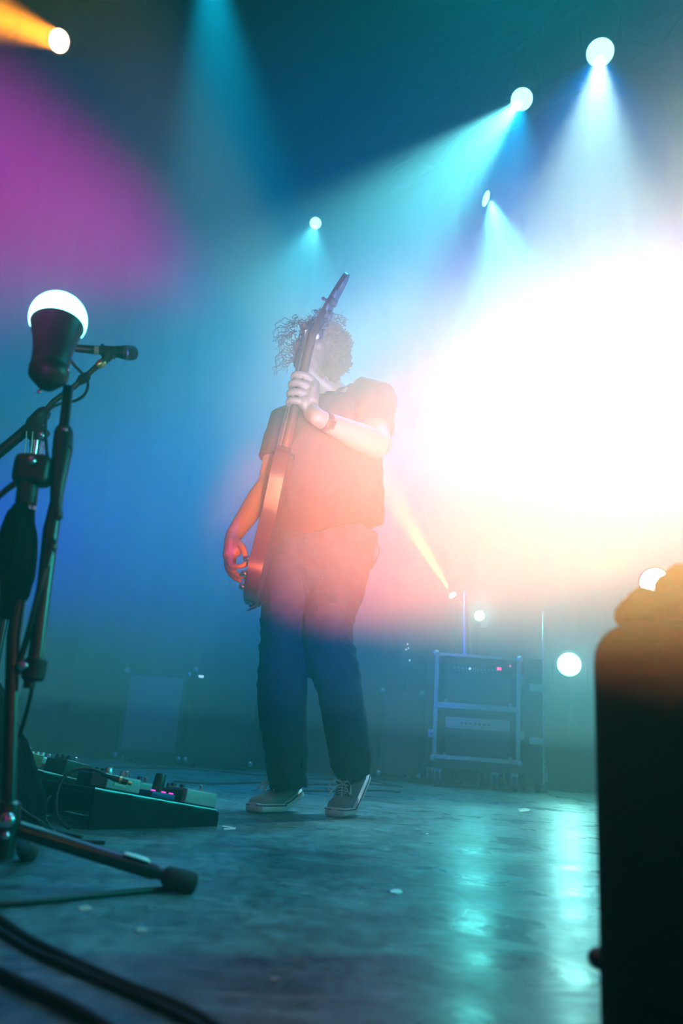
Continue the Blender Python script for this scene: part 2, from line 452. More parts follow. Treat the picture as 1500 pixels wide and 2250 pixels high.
# --- the body: one continuous skin surface
HC = P(694, 778, 2.80)
HM = Matrix.Translation(HC) @ Matrix.Rotation(R(-24), 4, 'Z') @ Matrix.Rotation(R(7), 4, 'Y') @ Matrix.Rotation(R(-16), 4, 'X')
def H(x, y, z): return HM @ Vector((x, y, z))
HR = HM.to_3x3()
bm = NB()
def hb(c, r): ball(bm, H(*c), r, HR, 24, 18)
hb((0, .014, .03), (.076, .094, .086)); hb((0, -.026, -.03), (.06, .062, .076)); hb((0, -.058, -.092), (.028, .024, .02))
hb((0, -.035, -.075), (.05, .048, .032))
for s in (-1, 1):
    hb((s * .04, -.055, -.012), (.024, .026, .024)); hb((s * .079, .01, -.004), (.009, .019, .031)); hb((s * .028, -.078, .034), (.026, .012, .009))
    hb((s * .03, -.074, .014), (.016, .014, .013)); hb((s * .011, -.104, -.022), (.009, .010, .007))
tube(bm, [H(0, -.082, .028), H(0, -.1, .002), H(0, -.112, -.017), H(0, -.1, -.026)], [.008, .009, .012, .008], 12)
hb((0, -.088, -.046), (.025, .012, .006)); hb((0, -.086, -.056), (.021, .012, .007)); hb((0, -.05, .06), (.055, .035, .03))
NECK = P(738, 868, 2.83)
tube(bm, [H(0, .01, -.03), H(0, .012, -.09), NECK, P(738, 905, 2.84)], [.056, .053, .056, .075], 24)
loft(bm, [(738, 885, 2.84, 40, .06), (730, 915, 2.84, 88, .085), (722, 980, 2.84, 92, .10), (716, 1090, 2.84, 88, .10), (706, 1190, 2.85, 84, .10), (704, 1240, 2.86, 84, .1)])
# legs inside the trousers, down to the ankles
tube(bm, [P(650, 1230, 2.86), P(626, 1400, 2.82), P(624, 1560, 2.82), P(640, 1735, 2.86)], [.08, .055, .045, .030], 16)
tube(bm, [P(755, 1230, 2.86), P(722, 1400, 2.80), P(762, 1560, 2.86), P(786, 1715, 2.93)], [.08, .055, .045, .030], 16)
# fretting arm (right in the picture)
EL = P(832, 980, 2.62); WR = P(698, 918, 2.43); SH = P(812, 885, 2.82)
tube(bm, [P(770, 890, 2.84), SH, (SH + EL) / 2, EL], [.06, .062, .052, .047], 20)
tube(bm, [EL + (EL - WR).normalized() * .03, EL, EL.lerp(WR, .3), EL.lerp(WR, .7), WR], [.026, .047, .05, .037, .028], 20)
# fretting hand round the neck
UH = (P(665, 868, 2.50) - B_TAIL).dot(bu)
def HN(s, v, w): return BP(UH + s, v, w)
knk = []
for i, (s, ln) in enumerate(((.049, 1.0), (.017, 1.08), (-.016, 1.02), (-.047, .88))):
    k = HN(s * .85, .036, -.036); knk.append(k)
    j1 = HN(s, .053 * (.9 + .1 * ln), -.004); j2 = HN(s - .002, .044, .028 * ln); tip = HN(s - .003, .016, .031 * ln)
    tube(bm, smooth_path([HN(s * .5 - .02, .012, -.048), k, j1, j2, tip], 5), [.0135] * 5 + [.0140] * 5 + [.0128] * 5 + [.0115] * 5 + [.0095], 12)
    ball(bm, k, .0152); ball(bm, tip, .0082)
tube(bm, [WR, HN(-.062, .020, -.052), HN(-.03, .022, -.046), HN(.01, .026, -.044), HN(.045, .026, -.042)], [(.030, .028), (.040, .027), (.043, .025), (.040, .022), (.026, .017)], 20, up=bv)
ball(bm, HN(-.045, .045, -.028), (.022, .022, .028)); ball(bm, WR, .0285); ball(bm, WR.lerp(HN(-.062, .020, -.052), .5), .030)
tube(bm, smooth_path([HN(-.05, -.005, -.052), HN(-.01, -.03, -.045), HN(.03, -.04, -.026), HN(.055, -.036, -.006)], 5), [.014] * 6 + [.0125] * 5 + [.011] * 4 + [.009], 12)   # thumb behind the neck
# plucking arm (left in the picture)
SL = P(622, 940, 2.82); E2 = P(592, 1062, 2.80); W2 = P(511, 1180, 2.56)
tube(bm, [P(670, 915, 2.84), SL, (SL + E2) / 2, E2], [.055, .056, .048, .043], 20)
tube(bm, [E2 + (E2 - W2).normalized() * .025, E2, E2.lerp(W2, .3), E2.lerp(W2, .72), W2], [.025, .043, .044, .034, .027], 20)
Q = lambda px, py, y: P(px, py, y)
tube(bm, [W2, Q(508, 1200, 2.53), Q(504, 1222, 2.52), Q(508, 1240, 2.52)], [(.027, .026), (.024, .038), (.023, .042), (.016, .038)], 20, up=(1, 0, 0))
ball(bm, Q(520, 1207, 2.50), (.018, .02, .026))
def digit(pts, r0, r1):
    p = smooth_path(pts, 5); n = len(p)
    tube(bm, p, [r0 + (r1 - r0) * i / (n - 1) for i in range(n)], 12)
    ball(bm, p[-1], r1 * 1.02)
digit([Q(507, 1222, 2.49), Q(507, 1240, 2.475), Q(523, 1245, 2.46), Q(541, 1240, 2.46)], .011, .0075)    # index
digit([Q(503, 1228, 2.505), Q(506, 1250, 2.49), Q(520, 1262, 2.475), Q(537, 1268, 2.47)], .011, .0078)   # middle
digit([Q(500, 1226, 2.53), Q(502, 1252, 2.515), Q(513, 1268, 2.50), Q(527, 1276, 2.49)], .0105, .0075)   # ring
digit([Q(498, 1222, 2.55), Q(498, 1246, 2.55), Q(506, 1262, 2.54), Q(517, 1272, 2.525)], .0095, .0068)   # little
digit([Q(516, 1188, 2.51), Q(531, 1200, 2.47), Q(538, 1217, 2.455), Q(541, 1234, 2.455)], .0125, .0085)  # thumb
body_me = remesh(bm, .0042, 3, 'body')
link('body', body_me, M['skin'], PERSON)
for s in (-1, 1):
    bm = NB(); ball(bm, H(s * .03, -.0795, .013), .0125, None, 16, 12); e = obj('eye', bm, M['eye'], PERSON)
    bm = NB(); ball(bm, H(s * .03 - .001, -.0905, .0145), (.0052, .002, .0052), HR, 12, 8); obj('iris', bm, M['iris'], e)
    bm = NB(); tube(bm, [H(s * .012, -.094, .035), H(s * .03, -.096, .041), H(s * .048, -.082, .036)], [.003, .004, .002], 8); obj('eyebrow', bm, M['hair'], PERSON)
bm = NB(); ball(bm, H(0, -.098, -.046), (.021, .006, .0038), HR, 16, 8); ball(bm, H(0, -.096, -.055), (.018, .006, .0048), HR, 16, 8); obj('lips', bm, M['lips'], PERSON)

def folds(me, fn):
    ds = [(v.co.copy(), v.normal.copy()) for v in me.vertices]
    me.vertices.foreach_set('co', [x for c, n in ds for x in c + n * fn(c)])
    me.update()
# --- hair: a curly mop
rng = random.Random(5)
bm = NB()
hb((0, .026, .045), (.086, .096, .082)); hb((0, .05, .0), (.082, .075, .09)); hb((.035, .03, .07), (.06, .07, .06)); hb((-.02, -.012, .092), (.068, .068, .042)); hb((.03, -.03, .092), (.05, .05, .036)); hb((.06, -.005, .04), (.028, .05, .05))
hb((.072, .03, -.03), (.035, .055, .075)); hb((.078, .04, -.075), (.026, .045, .045)); hb((-.07, .035, -.01), (.025, .045, .06))
cap_me = remesh(bm, .005, 2, 'hair')
folds(cap_me, lambda p: .010 * noise.noise(p * 55) + .006 * noise.noise(p * 120))
hair_o = link('hair', cap_me, M['hair'], PERSON)
bm = NB()
def curl(root, d, ln, rad, turns, th=.0032, sag=.0, seg=5):
    d = d.normalized(); a = d.orthogonal().normalized(); b = d.cross(a); ph = rng.uniform(0, 6.28)
    n = max(8, int(turns * 9)); pts = []
    for i in range(n + 1):
        t = i / n
        r = rad * min(1, t * 3)
        pts.append(root + d * (ln * t) + a * (r * math.cos(ph + turns * 6.283 * t)) + b * (r * math.sin(ph + turns * 6.283 * t)) + Vector((0, 0, -sag * t * t)))
    tube(bm, pts, [th * (1 - .55 * i / n) for i in range(n + 1)], seg)
for k in range(620):
    th = rng.uniform(0, 6.283); z = rng.uniform(-.55, 1)
    l = Vector((math.cos(th) * math.sqrt(max(0, 1 - z * z)), math.sin(th) * math.sqrt(max(0, 1 - z * z)), z))
    if l.y < -.35 and l.z < .5: continue
    root = H(l.x * .086, .018 + l.y * .096, .045 + l.z * .088)
    dd = HR @ l
    curl(root, dd + Vector((rng.uniform(-.6, .6), rng.uniform(-.6, .6), rng.uniform(-.5, .5))), rng.uniform(.02, .045), rng.uniform(.005, .010), rng.uniform(1.2, 2.4), rng.uniform(.002, .0036), .01)
for k in range(120):          # the thick right-hand side hanging to the shoulder
    p = P(rng.uniform(728, 768), rng.uniform(722, 806), 2.80 + rng.uniform(-.06, .08))
    curl(p, Vector((rng.uniform(-.1, .5), rng.uniform(-.5, .5), -1)), rng.uniform(.02, .05), rng.uniform(.006, .011), rng.uniform(1, 2.2), .0034)
for k in range(150):          # curls over the ear and temple
    th = rng.uniform(-.2, 1.5); zz = rng.uniform(-.09, .10)
    root = H(.070 + .028 * math.sin(th), .045 - .062 * math.cos(th) * (1 if zz < .03 else .9), zz - (.03 if zz < 0 else 0))
    curl(root, HR @ Vector((.7, -.5 * math.cos(th), rng.uniform(-.8, .3))), rng.uniform(.012, .026), rng.uniform(.005, .009), rng.uniform(1.2, 2.2), rng.uniform(.0022, .0034), .008)
for k in range(34):           # wind-blown strands on the left
    y0 = rng.uniform(705, 800)
    a = P(648 + rng.uniform(-4, 6), y0, 2.80 + rng.uniform(-.05, .06))
    f = rng.random()
    b = P(640 - 42 * f + rng.uniform(-6, 6), y0 + rng.uniform(-18, 26), 2.78 + rng.uniform(-.06, .06))
    c = P(b.x * 0 + 632 - 30 * f + rng.uniform(-14, 10), y0 + rng.uniform(10, 46), 2.78 + rng.uniform(-.06, .06))
    pts = smooth_path([a, (a + b) / 2 + Vector((0, 0, rng.uniform(-.01, .03))), b, c], 7)
    a1 = rng.uniform(2, 5); pts = [p + Vector((math.sin(i * .9 + a1), 0, math.cos(i * .9 + a1))) * .004 for i, p in enumerate(pts)]
    tube(bm, pts, [.0016 - .0011 * i / (len(pts) - 1) for i in range(len(pts))], 5)
for k in range(60):           # loose tufts at the crown
    a = P(rng.uniform(645, 760), rng.uniform(700, 722), 2.8 + rng.uniform(-.04, .05))
    curl(a, Vector((rng.uniform(-.8, .4), rng.uniform(-.4, .4), 1)), rng.uniform(.02, .04), rng.uniform(.006, .012), rng.uniform(1, 1.8), .0017)
obj('curl_strands', bm, M['hair'], hair_o)

# --- clothing
bm = NB()
loft(bm, [(742, 872, 2.84, 30, .052), (740, 884, 2.84, 58, .07), (736, 900, 2.84, 100, .09), (728, 930, 2.84, 116, .105), (724, 970, 2.84, 118, .118),
          (720, 1020, 2.83, 122, .125), (719, 1080, 2.83, 125, .13), (724, 1130, 2.84, 122, .13), (733, 1168, 2.84, 114, .128), (735, 1176, 2.84, 112, .124)], 32)
tube(bm, [P(765, 892, 2.84), P(805, 868, 2.83), P(828, 878, 2.80), (SH + EL) / 2 + Vector((.0, -.0, .012)), SH.lerp(EL, .62)], [.06, .076, .08, .074, .070], 24)
tube(bm, [P(680, 905, 2.84), P(628, 930, 2.82), SL.lerp(E2, .3), SL.lerp(E2, .58)], [.055, .072, .066, .062], 24)
sm = remesh(bm, .0065, 5, 't_shirt')
def shirt_f(p):
    q = Vector((p.x * 9, p.y * 9, p.z * 3.2))
    low = max(0, min(1, (1.3 - p.z) / .5))
    d = .010 * noise.noise(q) * (.4 + low) + .005 * noise.noise(Vector((p.x * 22 + p.z * 9, p.y * 20, p.z * 10)))
    dr = Vector((p.x * 1, 0, p.z)).dot(Vector((.6, 0, .8)))
    d += .0035 * math.sin(dr * 95 + 3 * noise.noise(p * 6)) * max(0, noise.noise(p * 4 + Vector((3, 1, 2))) + .2)
    return d
folds(sm, shirt_f)
ts = link('t_shirt', sm, M['shirt'], PERSON)
bm = NB(); tube(bm, smooth_path([NECK + Vector((.064 * math.cos(a), .06 * math.sin(a), .004 - .022 * max(0, -math.sin(a)))) for a in [i * math.pi / 6 for i in range(12)]], 4, True), .0055, 8, caps=False); obj('collar', bm, M['shirt'], ts)
bm = NB(); tube(bm, smooth_path([SH.lerp(EL, .60) + ((EL - SH).orthogonal().normalized() * math.cos(a) + (EL - SH).normalized().cross((EL - SH).orthogonal().normalized()) * math.sin(a)) * .069 for a in [i * math.pi / 5 for i in range(10)]], 4, True), .0045, 8, caps=False)
obj('sleeve_hem', bm, M['shirt'], ts)
bm = NB(); tube(bm, smooth_path([SL.lerp(E2, .56) + ((E2 - SL).orthogonal().normalized() * math.cos(a) + (E2 - SL).normalized().cross((E2 - SL).orthogonal().normalized()) * math.sin(a)) * .061 for a in [i * math.pi / 5 for i in range(10)]], 4, True), .0045, 8, caps=False)
obj('sleeve_hem', bm, M['shirt'], ts)

bm = NB()
loft(bm, [(728, 1148, 2.85, 104, .118), (716, 1195, 2.85, 116, .125), (704, 1235, 2.86, 112, .13), (698, 1280, 2.86, 98, .125), (684, 1320, 2.86, 78, .11)], 32)
loft(bm, [(652, 1225, 2.86, 70, .115), (634, 1290, 2.84, 62, .105), (626, 1340, 2.83, 54, .10), (622, 1400, 2.81, 49, .092), (620, 1460, 2.80, 54, .088), (619, 1520, 2.80, 56, .085),
          (621, 1590, 2.82, 54, .08), (629, 1660, 2.85, 46, .078), (633, 1705, 2.86, 42, .078), (637, 1734, 2.86, 38, .076)], 28)
loft(bm, [(752, 1220, 2.86, 72, .115), (738, 1290, 2.84, 64, .11), (722, 1345, 2.80, 58, .105), (716, 1400, 2.78, 57, .10), (726, 1450, 2.79, 58, .092), (745, 1510, 2.82, 51, .085),
          (758, 1580, 2.86, 49, .08), (770, 1645, 2.90, 49, .08), (774, 1692, 2.93, 44, .078)], 28)
tm = remesh(bm, .0065, 4, 'trousers')
KN1 = P(622, 1430, 2.8); KN2 = P(722, 1420, 2.79)
def tr_f(p):
    d = .0055 * noise.noise(Vector((p.x * 14, p.y * 14, p.z * 4))) + .002 * noise.noise(Vector((p.x * 34, p.y * 34, p.z * 16 + p.x * 18)))
    z = p.z
    w = math.exp(-((z - KN2.z) / .13) ** 2) + math.exp(-((z - .93) / .12) ** 2) * .8 + 1.1 * math.exp(-((z - .10) / .12) ** 2) + .35
    sg = 1 if p.x > -.06 else -1
    q = Vector((p.x * 5 + z * 3 * sg, p.y * 6, z * 13 - p.x * 9 * sg))
    rdg = (1 - min(1, abs(noise.noise(q)) * 2.2)) ** 3
    q2 = Vector((p.x * 8 - z * 4 * sg + 9, p.y * 8, z * 20 + p.x * 14 * sg))
    rdg2 = (1 - min(1, abs(noise.noise(q2)) * 2.2)) ** 4
    return d + .006 * w * rdg - .003 * w + .0035 * w * rdg2
folds(tm, tr_f)
tr = link('trousers', tm, M['trousers'], PERSON)
for rows in ([(655, 1420, 2.73), (668, 1500, 2.725), (670, 1580, 2.74), (668, 1680, 2.77), (668, 1728, 2.78)], [(772, 1440, 2.72), (789, 1520, 2.755), (803, 1600, 2.80), (811, 1650, 2.84), (812, 1680, 2.87)]):
    bm = NB(); tube(bm, smooth_path([P(a - 5, b, c + .035) for a, b, c in rows], 8), .0035, 6); obj('side_seam', bm, M['trousers'], tr)
bm = NB(); tube(bm, smooth_path([P(818, 1178, 2.83), P(832, 1205, 2.83), P(824, 1235, 2.83), P(806, 1258, 2.82)], 6), .003, 6); obj('belt_loop_cord', bm, M['strap'], tr)
# wrist band with its square face
ax = (WR - EL).normalized()
bm = NB(); c0 = WR - ax * .035; tube(bm, [c0 - ax * .012, c0 - ax * .010, c0 + ax * .010, c0 + ax * .012], [.031, .0335, .0335, .031], 28)
wb = obj('wristwatch_band', bm, M['rubber'], PERSON)
nrm = (Vector((0, 0, CAM_Z)) - c0); nrm = (nrm - ax * nrm.dot(ax)).normalized()
bm = NB(); box(bm, c0 + nrm * .034, (.03, .03, .008), basis(Vector(), ax, nrm.cross(ax), nrm).to_quaternion(), .002); obj('watch_face', bm, M['black_metal'], wb)

# --- the two low canvas shoes
def sneaker(toe, bal, heel, label, side):
    toe, bal, heel = Vector(toe), Vector(bal), Vector(heel); lift = heel.z
    cl = smooth_path([toe, toe.lerp(bal, .5), bal, bal.lerp(heel, .35) + Vector((0, 0, -lift * .14)), bal.lerp(heel, .7) + Vector((0, 0, -lift * .06)), heel], 7)
    n = len(cl)
    def at(t):
        f = t * (n - 1); i = min(n - 2, int(f)); return cl[i].lerp(cl[i + 1], f - i)
    def frame(t):
        a = at(max(0, t - .04)); b = at(min(1, t + .04)); T = (b - a).normalized()
        S = T.cross(Vector((0, 0, 1))).normalized(); U = S.cross(T).normalized()
        if U.z < 0: U = -U
        return at(t), T, S, U
    def half(t):    # half width of the sole along the foot
        k = [(0, .008), (.012, .020), (.04, .032), (.12, .041), (.28, .047), (.45, .043), (.62, .035), (.8, .034), (.93, .030), (.985, .02), (1, .008)]
        for (a, x), (b, y) in zip(k, k[1:]):
            if t <= b: return x + (y - x) * (t - a) / (b - a)
        return .018
    def ring(bm, t, z0, z1, wd, seg=20, sharp=3.2):
        c, T, S, U = frame(t); r = []
        for k in range(seg):
            a = 2 * math.pi * k / seg; ca, sa = math.cos(a), math.sin(a)
            x = (abs(ca) ** (2 / sharp)) * (1 if ca > 0 else -1) * wd; z = (z0 + z1) / 2 + (abs(sa) ** (2 / sharp)) * (1 if sa > 0 else -1) * (z1 - z0) / 2
            r.append(bm.verts.new(c + S * x + U * z))
        return r
    def skin(bm, rings):
        for A, B in zip(rings, rings[1:]):
            s = len(A)
            for k in range(s): bm.faces.new((A[k], A[(k + 1) % s], B[(k + 1) % s], B[k]))
        bm.faces.new(rings[0][::-1]); bm.faces.new(rings[-1])
    ts_ = [0, .015, .04, .08, .14, .22, .32, .42, .52, .62, .72, .82, .9, .95, .985, 1]
    prof = [(0, .026), (.03, .038), (.08, .050), (.16, .058), (.3, .066), (.45, .086), (.58, .105), (.7, .106), (.85, .098), (.95, .100), (1, .092)]
    def top(t):
        for (a, x), (b, y) in zip(prof, prof[1:]):
            if t <= b: return x + (y - x) * (t - a) / (b - a)
        return .09
    bm = NB(); skin(bm, [ring(bm, .012 + t * .976, .012, top(t), half(t) * (.9 if t < .5 else .92), 24, 2.3) for t in ts_])
    up = obj('sneaker', bm, M['canvas'], PERSON); up['label'] = label
    bm = NB(); skin(bm, [ring(bm, t, .008 if t in (0, 1) else (.003 if t in (.015, .985) else 0), .024 if t in (0, 1) else .032, half(t) + .003, 24, 3.4) for t in ts_]); so = obj('sole', bm, M['sole'], up)
    for zz in (.024,):
        bm = NB()
        for sgn in (-1, 1):
            pts = []
            for t in [i / 30 for i in range(31)]:
                c, T, S, U = frame(t); pts.append(c + S * sgn * (half(t) + .0035) + U * zz)
            tube(bm, pts, .0016, 6)
        obj('sole_stripe', bm, M['suede'], up)
    # dark quarter panels, eyelet stays and the toe seam
    bm = NB()
    for sgn in (-1, 1):
        pts = []
        for t in (.30, .36, .44, .52, .60):
            c, T, S, U = frame(t); pts.append(c + S * sgn * .017 + U * (top(t) + .0005 - .003))
        tube(bm, pts, [(.009, .0026)] * 5, 10, up=frame(.45)[2])
    obj('eyelet_stay', bm, M['suede'], up)
    bm = NB(); pts = []
    for k in range(13):
        a = -math.pi * .5 + math.pi * k / 12; t = .24
        c, T, S, U = frame(t + .05 * math.cos(a)); pts.append(c + S * math.sin(a) * half(t) * .86 + U * (.014 + (top(t) - .013) * max(0, math.cos(a)) ** .6))
    tube(bm, pts, .0018, 6); obj('toe_seam', bm, M['suede'], up)
    bm = NB()
    for i, t in enumerate((.33, .39, .45, .51, .57)):
        c, T, S, U = frame(t); h_ = top(t) + .003
        c2, T2, S2, U2 = frame(min(1, t + .05)); 
        tube(bm, [c - S * .02 + U * (h_ - .004), c - S * .01 + U * h_, c + S * .01 + U * h_, c + S * .02 + U * (h_ - .004)], [(.0032, .0016)] * 4, 8, up=T)
        if i < 4: tube(bm, [c - S * .018 + U * (h_ - .001), (c + c2) / 2 + U * (h_ + .002), c2 + S2 * .018 + U2 * (top(t + .05) + .002)], [(.003, .0014)] * 3, 8, up=T)
    c, T, S, U = frame(.5); h_ = top(.5) + .006
    for sgn in (-1, 1):
        lp = [c + U * h_, c + S * sgn * .022 + U * (h_ + .016) - T * .006, c + S * sgn * .042 + U * (h_ + .006) - T * .022, c + S * sgn * .040 + U * (h_ - .018) - T * .034, c + S * sgn * .018 + U * (h_ - .004) - T * .014, c + U * h_]
        tube(bm, smooth_path(lp, 6), [(.0036, .0014)] * (6 * 5 + 1), 8, up=U)
        tl = [c + U * h_, c + S * sgn * .012 + U * (h_ + .004) - T * .03, c + S * sgn * .026 + U * (h_ - .014) - T * .066]
        tube(bm, smooth_path(tl, 6), [(.0034, .0013)] * 13, 8, up=U)
    ball(bm, c + U * h_, (.006, .006, .005))
    obj('laces', bm, M['lace'], up)
    bm = NB(); c, T, S, U = frame(.60)
    for k in range(1): tube(bm, smooth_path([frame(.56)[0] + frame(.56)[3] * .100, c + S * .030 + U * .101, frame(.8)[0] + frame(.8)[2] * .033 + frame(.8)[3] * .088, frame(.97)[0] + frame(.97)[3] * .1,
                    frame(.8)[0] - frame(.8)[2] * .033 + frame(.8)[3] * .088, c - S * .030 + U * .101], 6, True), .0035, 8, caps=False)
    obj('heel_collar', bm, M['suede'], up)
    return up
t1 = F(553, 1786); b1 = F(606, 1783)
sneaker(t1, b1, P(662, 1748, 2.95), 'flat grey canvas shoe with white sole and laces', 1)
t2 = F(733, 1796); t2.z = 0; b2 = t2 + Vector((.035, .085, .004))
sneaker(t2, b2, P(803, 1706, t2.y + .215), 'canvas shoe with its heel lifted off the floor', -1)
# ---------------------------------------------------------------- the electric bass held upright
BASS = thing('electric_bass', 'dark electric bass seen edge-on, neck pointing up, held by the musician', 'guitar', B_TAIL)
out = [(0, 0), (.008, .08), (.05, .145), (.12, .162), (.19, .138), (.26, .118), (.33, .13), (.40, .148), (.46, .142), (.495, .118), (.475, .09), (.42, .066), (.375, .045), (.36, .0), (.375, -.045), (.43, -.075), (.5, -.10),
       (.555, -.122), (.565, -.145), (.53, -.16), (.45, -.155), (.36, -.138), (.27, -.118), (.19, -.138), (.12, -.162), (.05, -.145), (.008, -.08)]
sm2 = [(p.x, p.y) for p in smooth_path([Vector((a, b, 0)) for a, b in out], 5, True)]
BF = basis(B_TAIL, bu, bv, bw)
bm = NB(); prism(bm, sm2, BF, .045)
es = [e for e in bm.edges if len(e.link_faces) == 2 and any(len(f.verts) > 4 for f in e.link_faces)]
bmesh.ops.bevel(bm, geom=es, offset=.008, segments=4, affect='EDGES', profile=.55)
body = obj('body', bm, M['wood'], BASS, angle=50)
bm = NB()
us = [.33, .40, .5, .65, .8, B_LEN]
tube(bm, [BP(u, 0, .004) for u in us], [(.029 - .008 * i / 5, .0145 if i > 1 else .018) for i in range(6)], 20, up=bv); nk = obj('neck', bm, M['maple'], BASS)
bm = NB(); pr = [(.30, -.031), (B_LEN, -.021), (B_LEN, .021), (.30, .031)]; prism(bm, pr, basis(BP(0, 0, .019 + .003), bu, bv, bw), .007); obj('fretboard', bm, M['rosewood'], BASS)
for k in range(20):
    u = B_LEN - .86 * (1 - 2 ** (-(k + 1) / 12.0))
    if u < .31: break
    bm = NB(); h_ = .021 + .010 * (B_LEN - u) / (B_LEN - .3); tube(bm, [BP(u, -h_, .0265), BP(u, h_, .0265)], .0012, 6); obj('fret', bm, M['steel'], nk)
# head
hd_end = P(764, 606, 2.52); hu = (hd_end - B_NUT).normalized(); hw = (bw - hu * bw.dot(hu)).normalized(); hv = hu.cross(hw); hv = hv if hv.dot(bv) > 0 else -hv
HL = (hd_end - B_NUT).length
ho = [(p.x, p.y) for p in smooth_path([Vector(q + (0,)) for q in [(-.01, -.021), (.03, -.03), (.06, -.042), (.12, -.045), (HL * .8, -.04), (HL, -.022), (HL, .018), (HL * .8, .036), (.12, .043), (.06, .04), (.03, .03), (-.01, .021)]], 4, True)]
HF = basis(B_NUT + bw * .004, hu, hv, hw)
bm = NB(); prism(bm, ho, HF, .016)
head = obj('headstock', bm, M['wood'], BASS)
bm = NB(); box(bm, BP(B_LEN - .002, 0, .026), (.005, .042, .009), BF.to_quaternion()); obj('nut', bm, M['lips'] if False else M['paper'], BASS)
posts = []
for i, (a, s) in enumerate(((.055, -1), (.115, -1), (.075, 1), (.135, 1))):
    c = HF @ Vector((a, s * .022, 0)); posts.append(HF @ Vector((a, s * .022, .020)))
    bm = NB(); cyl(bm, c + hw * .006, c + hw * .026, .0055); cyl(bm, c + hw * .009, c + hw * .012, .010); ball(bm, c + hw * .026, .007, None, 12, 8)
    t = obj('tuner', bm, M['chrome'], BASS)
    bm = NB(); box(bm, c - hw * .014, (.026, .022, .012), HF.to_quaternion(), .003); cyl(bm, c - hw * .015, c - hw * .015 + hv * s * .045, .0035); cyl(bm, c - hw * .020, c - hw * .027, .011, 14)
    obj('gear_box', bm, M['chrome'], t)
    bm = NB(); tube(bm, [c - hw * .015 + hv * s * .038, c - hw * .015 + hv * s * .046, c - hw * .015 + hv * s * .062, c - hw * .015 + hv * s * .066], [(.004, .004), (.012, .004), (.013, .0035), (.006, .003)], 14, up=hu)
    obj('tuner_button', bm, M['chrome'], t)
for i in range(4):
    v0 = -.024 + .016 * i; v1 = -.0145 + .0097 * i
    bm = NB(); tube(bm, [BP(.055, v0, .036), BP(B_LEN - .002, v1, .031), posts[(0, 1, 3, 2)[i]]], .0011 - .00015 * i, 6); obj('string', bm, M['steel'], BASS)
for u in (.13, .205):
    bm = NB(); box(bm, BP(u, 0, .027), (.022, .092, .012), BF.to_quaternion(), .004); obj('pickup', bm, M['black_plastic'], BASS)
bm = NB(); box(bm, BP(.05, 0, .027), (.05, .08, .008), BF.to_quaternion(), .002)
for i in range(4): box(bm, BP(.05, -.024 + .016 * i, .034), (.03, .011, .008), BF.to_quaternion(), .001)
obj('bridge', bm, M['chrome'], BASS)
for u, v in ((.115, .115), (.068, .118), (.032, .088)):
    bm = NB(); lathe(bm, [(.0105, 0), (.0115, .004), (.0095, .017), (.008, .019), (0, .019)], BP(u, v, .022), bw, 18); obj('control_knob', bm, M['chrome'], BASS)
for u, v in ((.562, -.135), (-.004, 0)):
    d = bu if u > .1 else -bu
    bm = NB(); lathe(bm, [(.006, 0), (.004, .006), (.008, .012), (0, .014)], BP(u, v, 0) - d * .006, d, 14); obj('strap_button', bm, M['chrome'], BASS)
# strap over the shoulder: horn, chest, round the neck side, down the back to the tail
SPT = smooth_path([BP(.562, -.138, -.004), P(700, 905, 2.70), P(728, 868, 2.722), P(750, 856, 2.745), P(762, 850, 2.82), P(762, 866, 2.93), P(730, 960, 3.01), P(680, 1120, 3.02), P(622, 1255, 2.95), P(585, 1318, 2.78), BP(-.012, 0, -.004)], 7)
bm = NB(); tube(bm, SPT, [(.024, .0022)] * len(SPT), 10, up=(.75, -.1, .6)); obj('strap', bm, M['strap'], BASS)
# ---------------------------------------------------------------- microphone stands at the left
YA = 1.25
def TP(rows, Y, r, m, name, parent, seg=14, n=1):
    bm = NB(); tube(bm, [P(a, b, Y) for a, b in rows], r, seg); return obj(name, bm, m, parent)
colr = P(10, 1812, YA)
FOOT = F(408, 1938, .016)
SA = thing('microphone_stand', 'nearest black stand, one leg across the floor, steep boom carrying the lit bulb', 'stand', (colr.x, colr.y, 0))
def pw(px, py, Y, d): return d * mpp(px, py, Y)
bm = NB(); tube(bm, [colr + Vector((0, 0, .03)), P(30, 1400, YA), P(42, 1310, YA)], [.0105] * 3, 16); obj('lower_pole', bm, M['black_metal'], SA)
bm = NB(); tube(bm, [P(42, 1320, YA), P(57, 1105, YA), P(66, 1010, YA)], .009, 16); obj('upper_pole', bm, M['black_metal'], SA)
bm = NB(); cyl(bm, P(56, 1122, YA), P(58, 1098, YA), .0155, 20); cyl(bm, P(57.5, 1104, YA), P(58, 1094, YA), .017, 20); obj('chrome_collar', bm, M['chrome'], SA)['label'] = 'bright chrome collar on the pole'
# clutch block that grips the boom
bm = NB(); ax_ = (P(66, 1000, YA) - P(60, 1090, YA)).normalized()
q_ = basis(Vector(), Vector((1, 0, 0)), Vector((0, 1, 0)), Vector((0, 0, 1))).to_quaternion()
box(bm, P(73, 1034, YA - .01), (.058, .04, .052), q_, .014, 3); cyl(bm, P(62, 1060, YA - .01), P(57, 1108, YA - .01), .0165, 20)
obj('boom_clutch', bm, M['black_plastic'], SA)
bm = NB(); ball(bm, P(70, 1012, YA - .035), (.007, .006, .007)); cyl(bm, P(70, 1012, YA - .032), P(70, 1012, YA), .004); obj('clutch_bolt', bm, M['chrome'], SA)
bm = NB(); tube(bm, [P(40, 1058, YA), P(15, 1075, YA), P(-12, 1100, YA)], [.006, .005, .004], 10); obj('clutch_lever', bm, M['black_metal'], SA)
